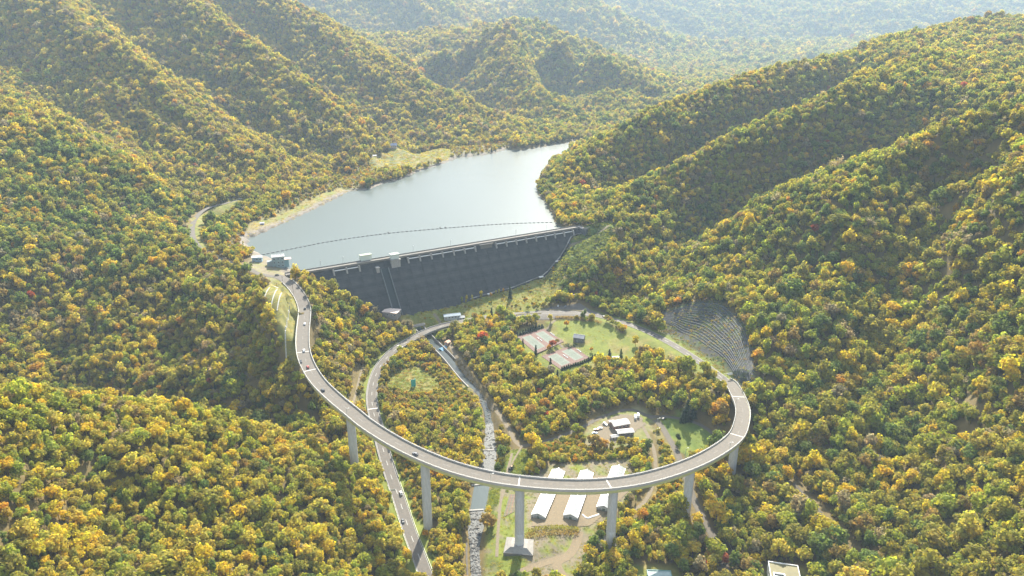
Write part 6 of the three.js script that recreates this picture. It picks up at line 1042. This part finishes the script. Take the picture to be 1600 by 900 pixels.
  single([61.1,-61.5,-715.4], 3.2, 1, 5, 'small orange tree alone on the courts lawn', 'broadleaf_tree'); single([83,-65,-657.3], 2.4, 3, 5, 'little orange tree beside the dry patch of the courts lawn', 'broadleaf_tree'); single([42.7,-66.5,-666.8], 4.2, 1, 7, 'red tree between the upper and lower courts', 'broadleaf_tree'); single([47.8,-66.5,-673.2], 3.6, 3, 6, 'rust tree next to the red one between the courts', 'broadleaf_tree'); single([39,-66.8,-661.1], 3, 0, 5, 'orange bushy tree left of the red one between the courts', 'broadleaf_tree');
  single([43.6,-61,-725.3], 5, SLIM, 0, 'yellow tree at the near edge of the parking lot', 'broadleaf_tree', 0.6);
  single([139.9,-77.5,-504.3], 3.2, 2, 9, 'small dark tree alone on the lawn inside the loop', 'broadleaf_tree'); single([137.3,-77.8,-495.1], 2.8, 3, 4, 'little green tree in front of the small dark tree on the lawn', 'broadleaf_tree');
  single([140.3,-84,-368.2], 0.01 + 4, 2, 7, 'red tree beside the path at the bottom right', 'broadleaf_tree'); single([125.5,-85,-364.7], 4.2, 1, 7, 'red leaved tree in the dark wood left of the bottom path', 'broadleaf_tree'); single([125.6,-85.5,-360], 4, 3, 0, 'bright yellow tree below the red leaved one at the bottom', 'broadleaf_tree');
  single([82.5,-84.5,-379.7], 5.5, 2, 0, 'tall golden tree right of the second bridge pier', 'broadleaf_tree', 1.3); single([91.1,-84,-389.2], 5, 0, 0, 'golden tree behind the tallest one right of the second pier', 'broadleaf_tree', 1.2); single([76,-83.6,-395.3], 4.6, 1, 0, 'golden orange tree beside the second bridge pier', 'broadleaf_tree', 1.1);
  single([174.2,-79,-401.7], 5.5, 3, 0, 'bright yellow round tree on the lower right slope by the ravine', 'broadleaf_tree');
  single([63.7,-76,-543.6], 7, 2, 4, 'large green tree in the middle of the loop wood', 'broadleaf_tree', 1.2);
  // clipped hedges
  const hedge = (l, w, h, hue, label, name = 'hedge') => { const s = smoothLine(l, 1.1), out = [], col = []; s.forEach(([x, , z]) => { const y = H(x, z); for (let k = 0; k < 22; k++) { const u = rr(-1, 1), v = rnd() ** 0.6; leafClump(out, col, V(x + u * w * 0.5 + rr(-0.5, 0.5), y + v * h, z + rr(-w, w) * 0.5), V(u, rr(0, 1), rr(-1, 1)).normalize(), 0.42, toneOf(0.35)); } }); const o = obj(name, finish(out, col), leafMat(C(...HUES[hue][1]))); return tag(o, label, 'hedge'); };
  for (const [l, h, label, n] of [[[[-4.9,-64.5,-692.2], [8.5,-64.5,-699.1], [22.9,-64.5,-711.5], [35.5,-64,-720.3]], 5.5, 'conifer in the tall dark hedge row above the upper courts', 12], [[[49.6,-68,-617.5], [59.7,-67.6,-625.2], [69.2,-67,-631.2], [80.6,-66.5,-640.5]], 4, 'conifer in the dark hedge row below the lower courts', 11], [[[82.7,-66,-642.5], [91,-65.5,-646]], 4.5, 'conifer in the short dark row right of the lower courts', 3]]) smoothLine(l, 1).filter((_, i, a) => i % Math.max(1, Math.floor(a.length / n)) === 0).forEach((p) => single(p, h * rr(0.9, 1.15), CONE, 9, label, 'conifer', 1, label.replace('conifer in', 'conifers in')).scale.multiply(V(1.9, 1, 1.9)));
  hedge([[56,-66,-672.2], [61,-66,-675.4]], 3, 2.2, 9, 'upper of two short clipped dark hedges by the small house'); hedge([[59.7,-66,-667.3], [68.4,-66,-673.8]], 3, 2.4, 9, 'lower of two short clipped dark hedges by the small house');
  hedge([[50,-60,-735.3], [66,-59.6,-733.3], [83.7,-59.2,-726.7], [99.1,-58.5,-715.7]], 3.5, 2.6, 6, 'long brownish hedge along the near edge of the parking lot');
  hedge([[9.7,-83,-390.6], [22.3,-83,-393.3], [35.7,-83.2,-394.8], [45.8,-83.4,-397]], 5, 2, 6, 'rust coloured shrub border in front of the greenhouses'); hedge([[10.7,-82.8,-395.6], [22.5,-82.8,-399], [36.1,-83,-399.9], [46.9,-83.2,-400.1]], 4, 1.8, 2, 'olive shrub border between the greenhouses and the rusty one');
  hedge([[144.3,-77.6,-480], [155.2,-77,-486.4], [168.3,-76,-496.2]], 5, 1.8, 2, 'olive shrub border along the near side of the lawn under the bridge');
  // tall grass and weeds: past counting
  const gg = (() => { const out = [], col = []; for (let k = 0; k < 26; k++) leafClump(out, col, V(rr(-1, 1), rr(0.05, 0.5), rr(-1, 1)), V(rr(-1, 1), rr(0, 1), rr(-1, 1)).normalize(), 0.22, toneOf(0.3)); return finish(out, col); })();
  const spots = [], cols = [];
  for (const [key, n, h0, hues] of [['bank', 900, 0.5, [4, 3]], ['greenhouses', 900, 0.35, [3, 4, 1]], ['banks', 1600, 0.9, [4, 4, 9, 3]], ['leftbank', 500, 0.4, [3, 1]], ['clearing', 500, 0.6, [4, 3, 6]], ['toe', 900, 0.8, [3, 1, 6, 2]], ['terraces', 900, 0.7, [4, 2, 8, 6]], ['meadow_a', 400, 0.7, [1, 8]], ['meadow_b', 1100, 1.3, [1, 3, 6]], ['courts', 160, 0.4, [3, 1]], ['lawn', 120, 0.25, [4]]]) {
    const b = OPEN[key].box; for (let i = 0, q = 0; i < n * 6 && q < n; i++) { const x = rr(b[0], b[1]), z = rr(b[2], b[3]); if (!isIn(OPEN, key, x, z) || clearOf.some(([l, d, bb]) => d && inB(bb, x, z) && near(l, x, z)[0] < d - 2.4)) continue; if (Object.values(PADS).some((p) => inside(flat(p), x, z))) continue; q++; const s = h0 * rr(0.7, 1.8); spots.push([x, H(x, z), z, s]); cols.push(tint(hues[Math.floor(rnd() * hues.length)])); }
  }
  const im = new THREE.InstancedMesh(gg, leafMat(C(1, 1, 1)), spots.length); im.name = 'tall_grass';
  spots.forEach(([x, y, z, s], i) => { M.position.set(x, y, z); M.rotation.set(0, rr(0, 6), 0); M.scale.set(s * 1.6, s, s * 1.6); M.updateMatrix(); im.setMatrixAt(i, M.matrix); im.setColorAt(i, cols[i]); });
  tag(shadows(im), 'rough tufts of grass and weeds on the open banks and clearings', 'grass', null, 'stuff'); scene.add(im);
}
renderer.render(scene, camera);
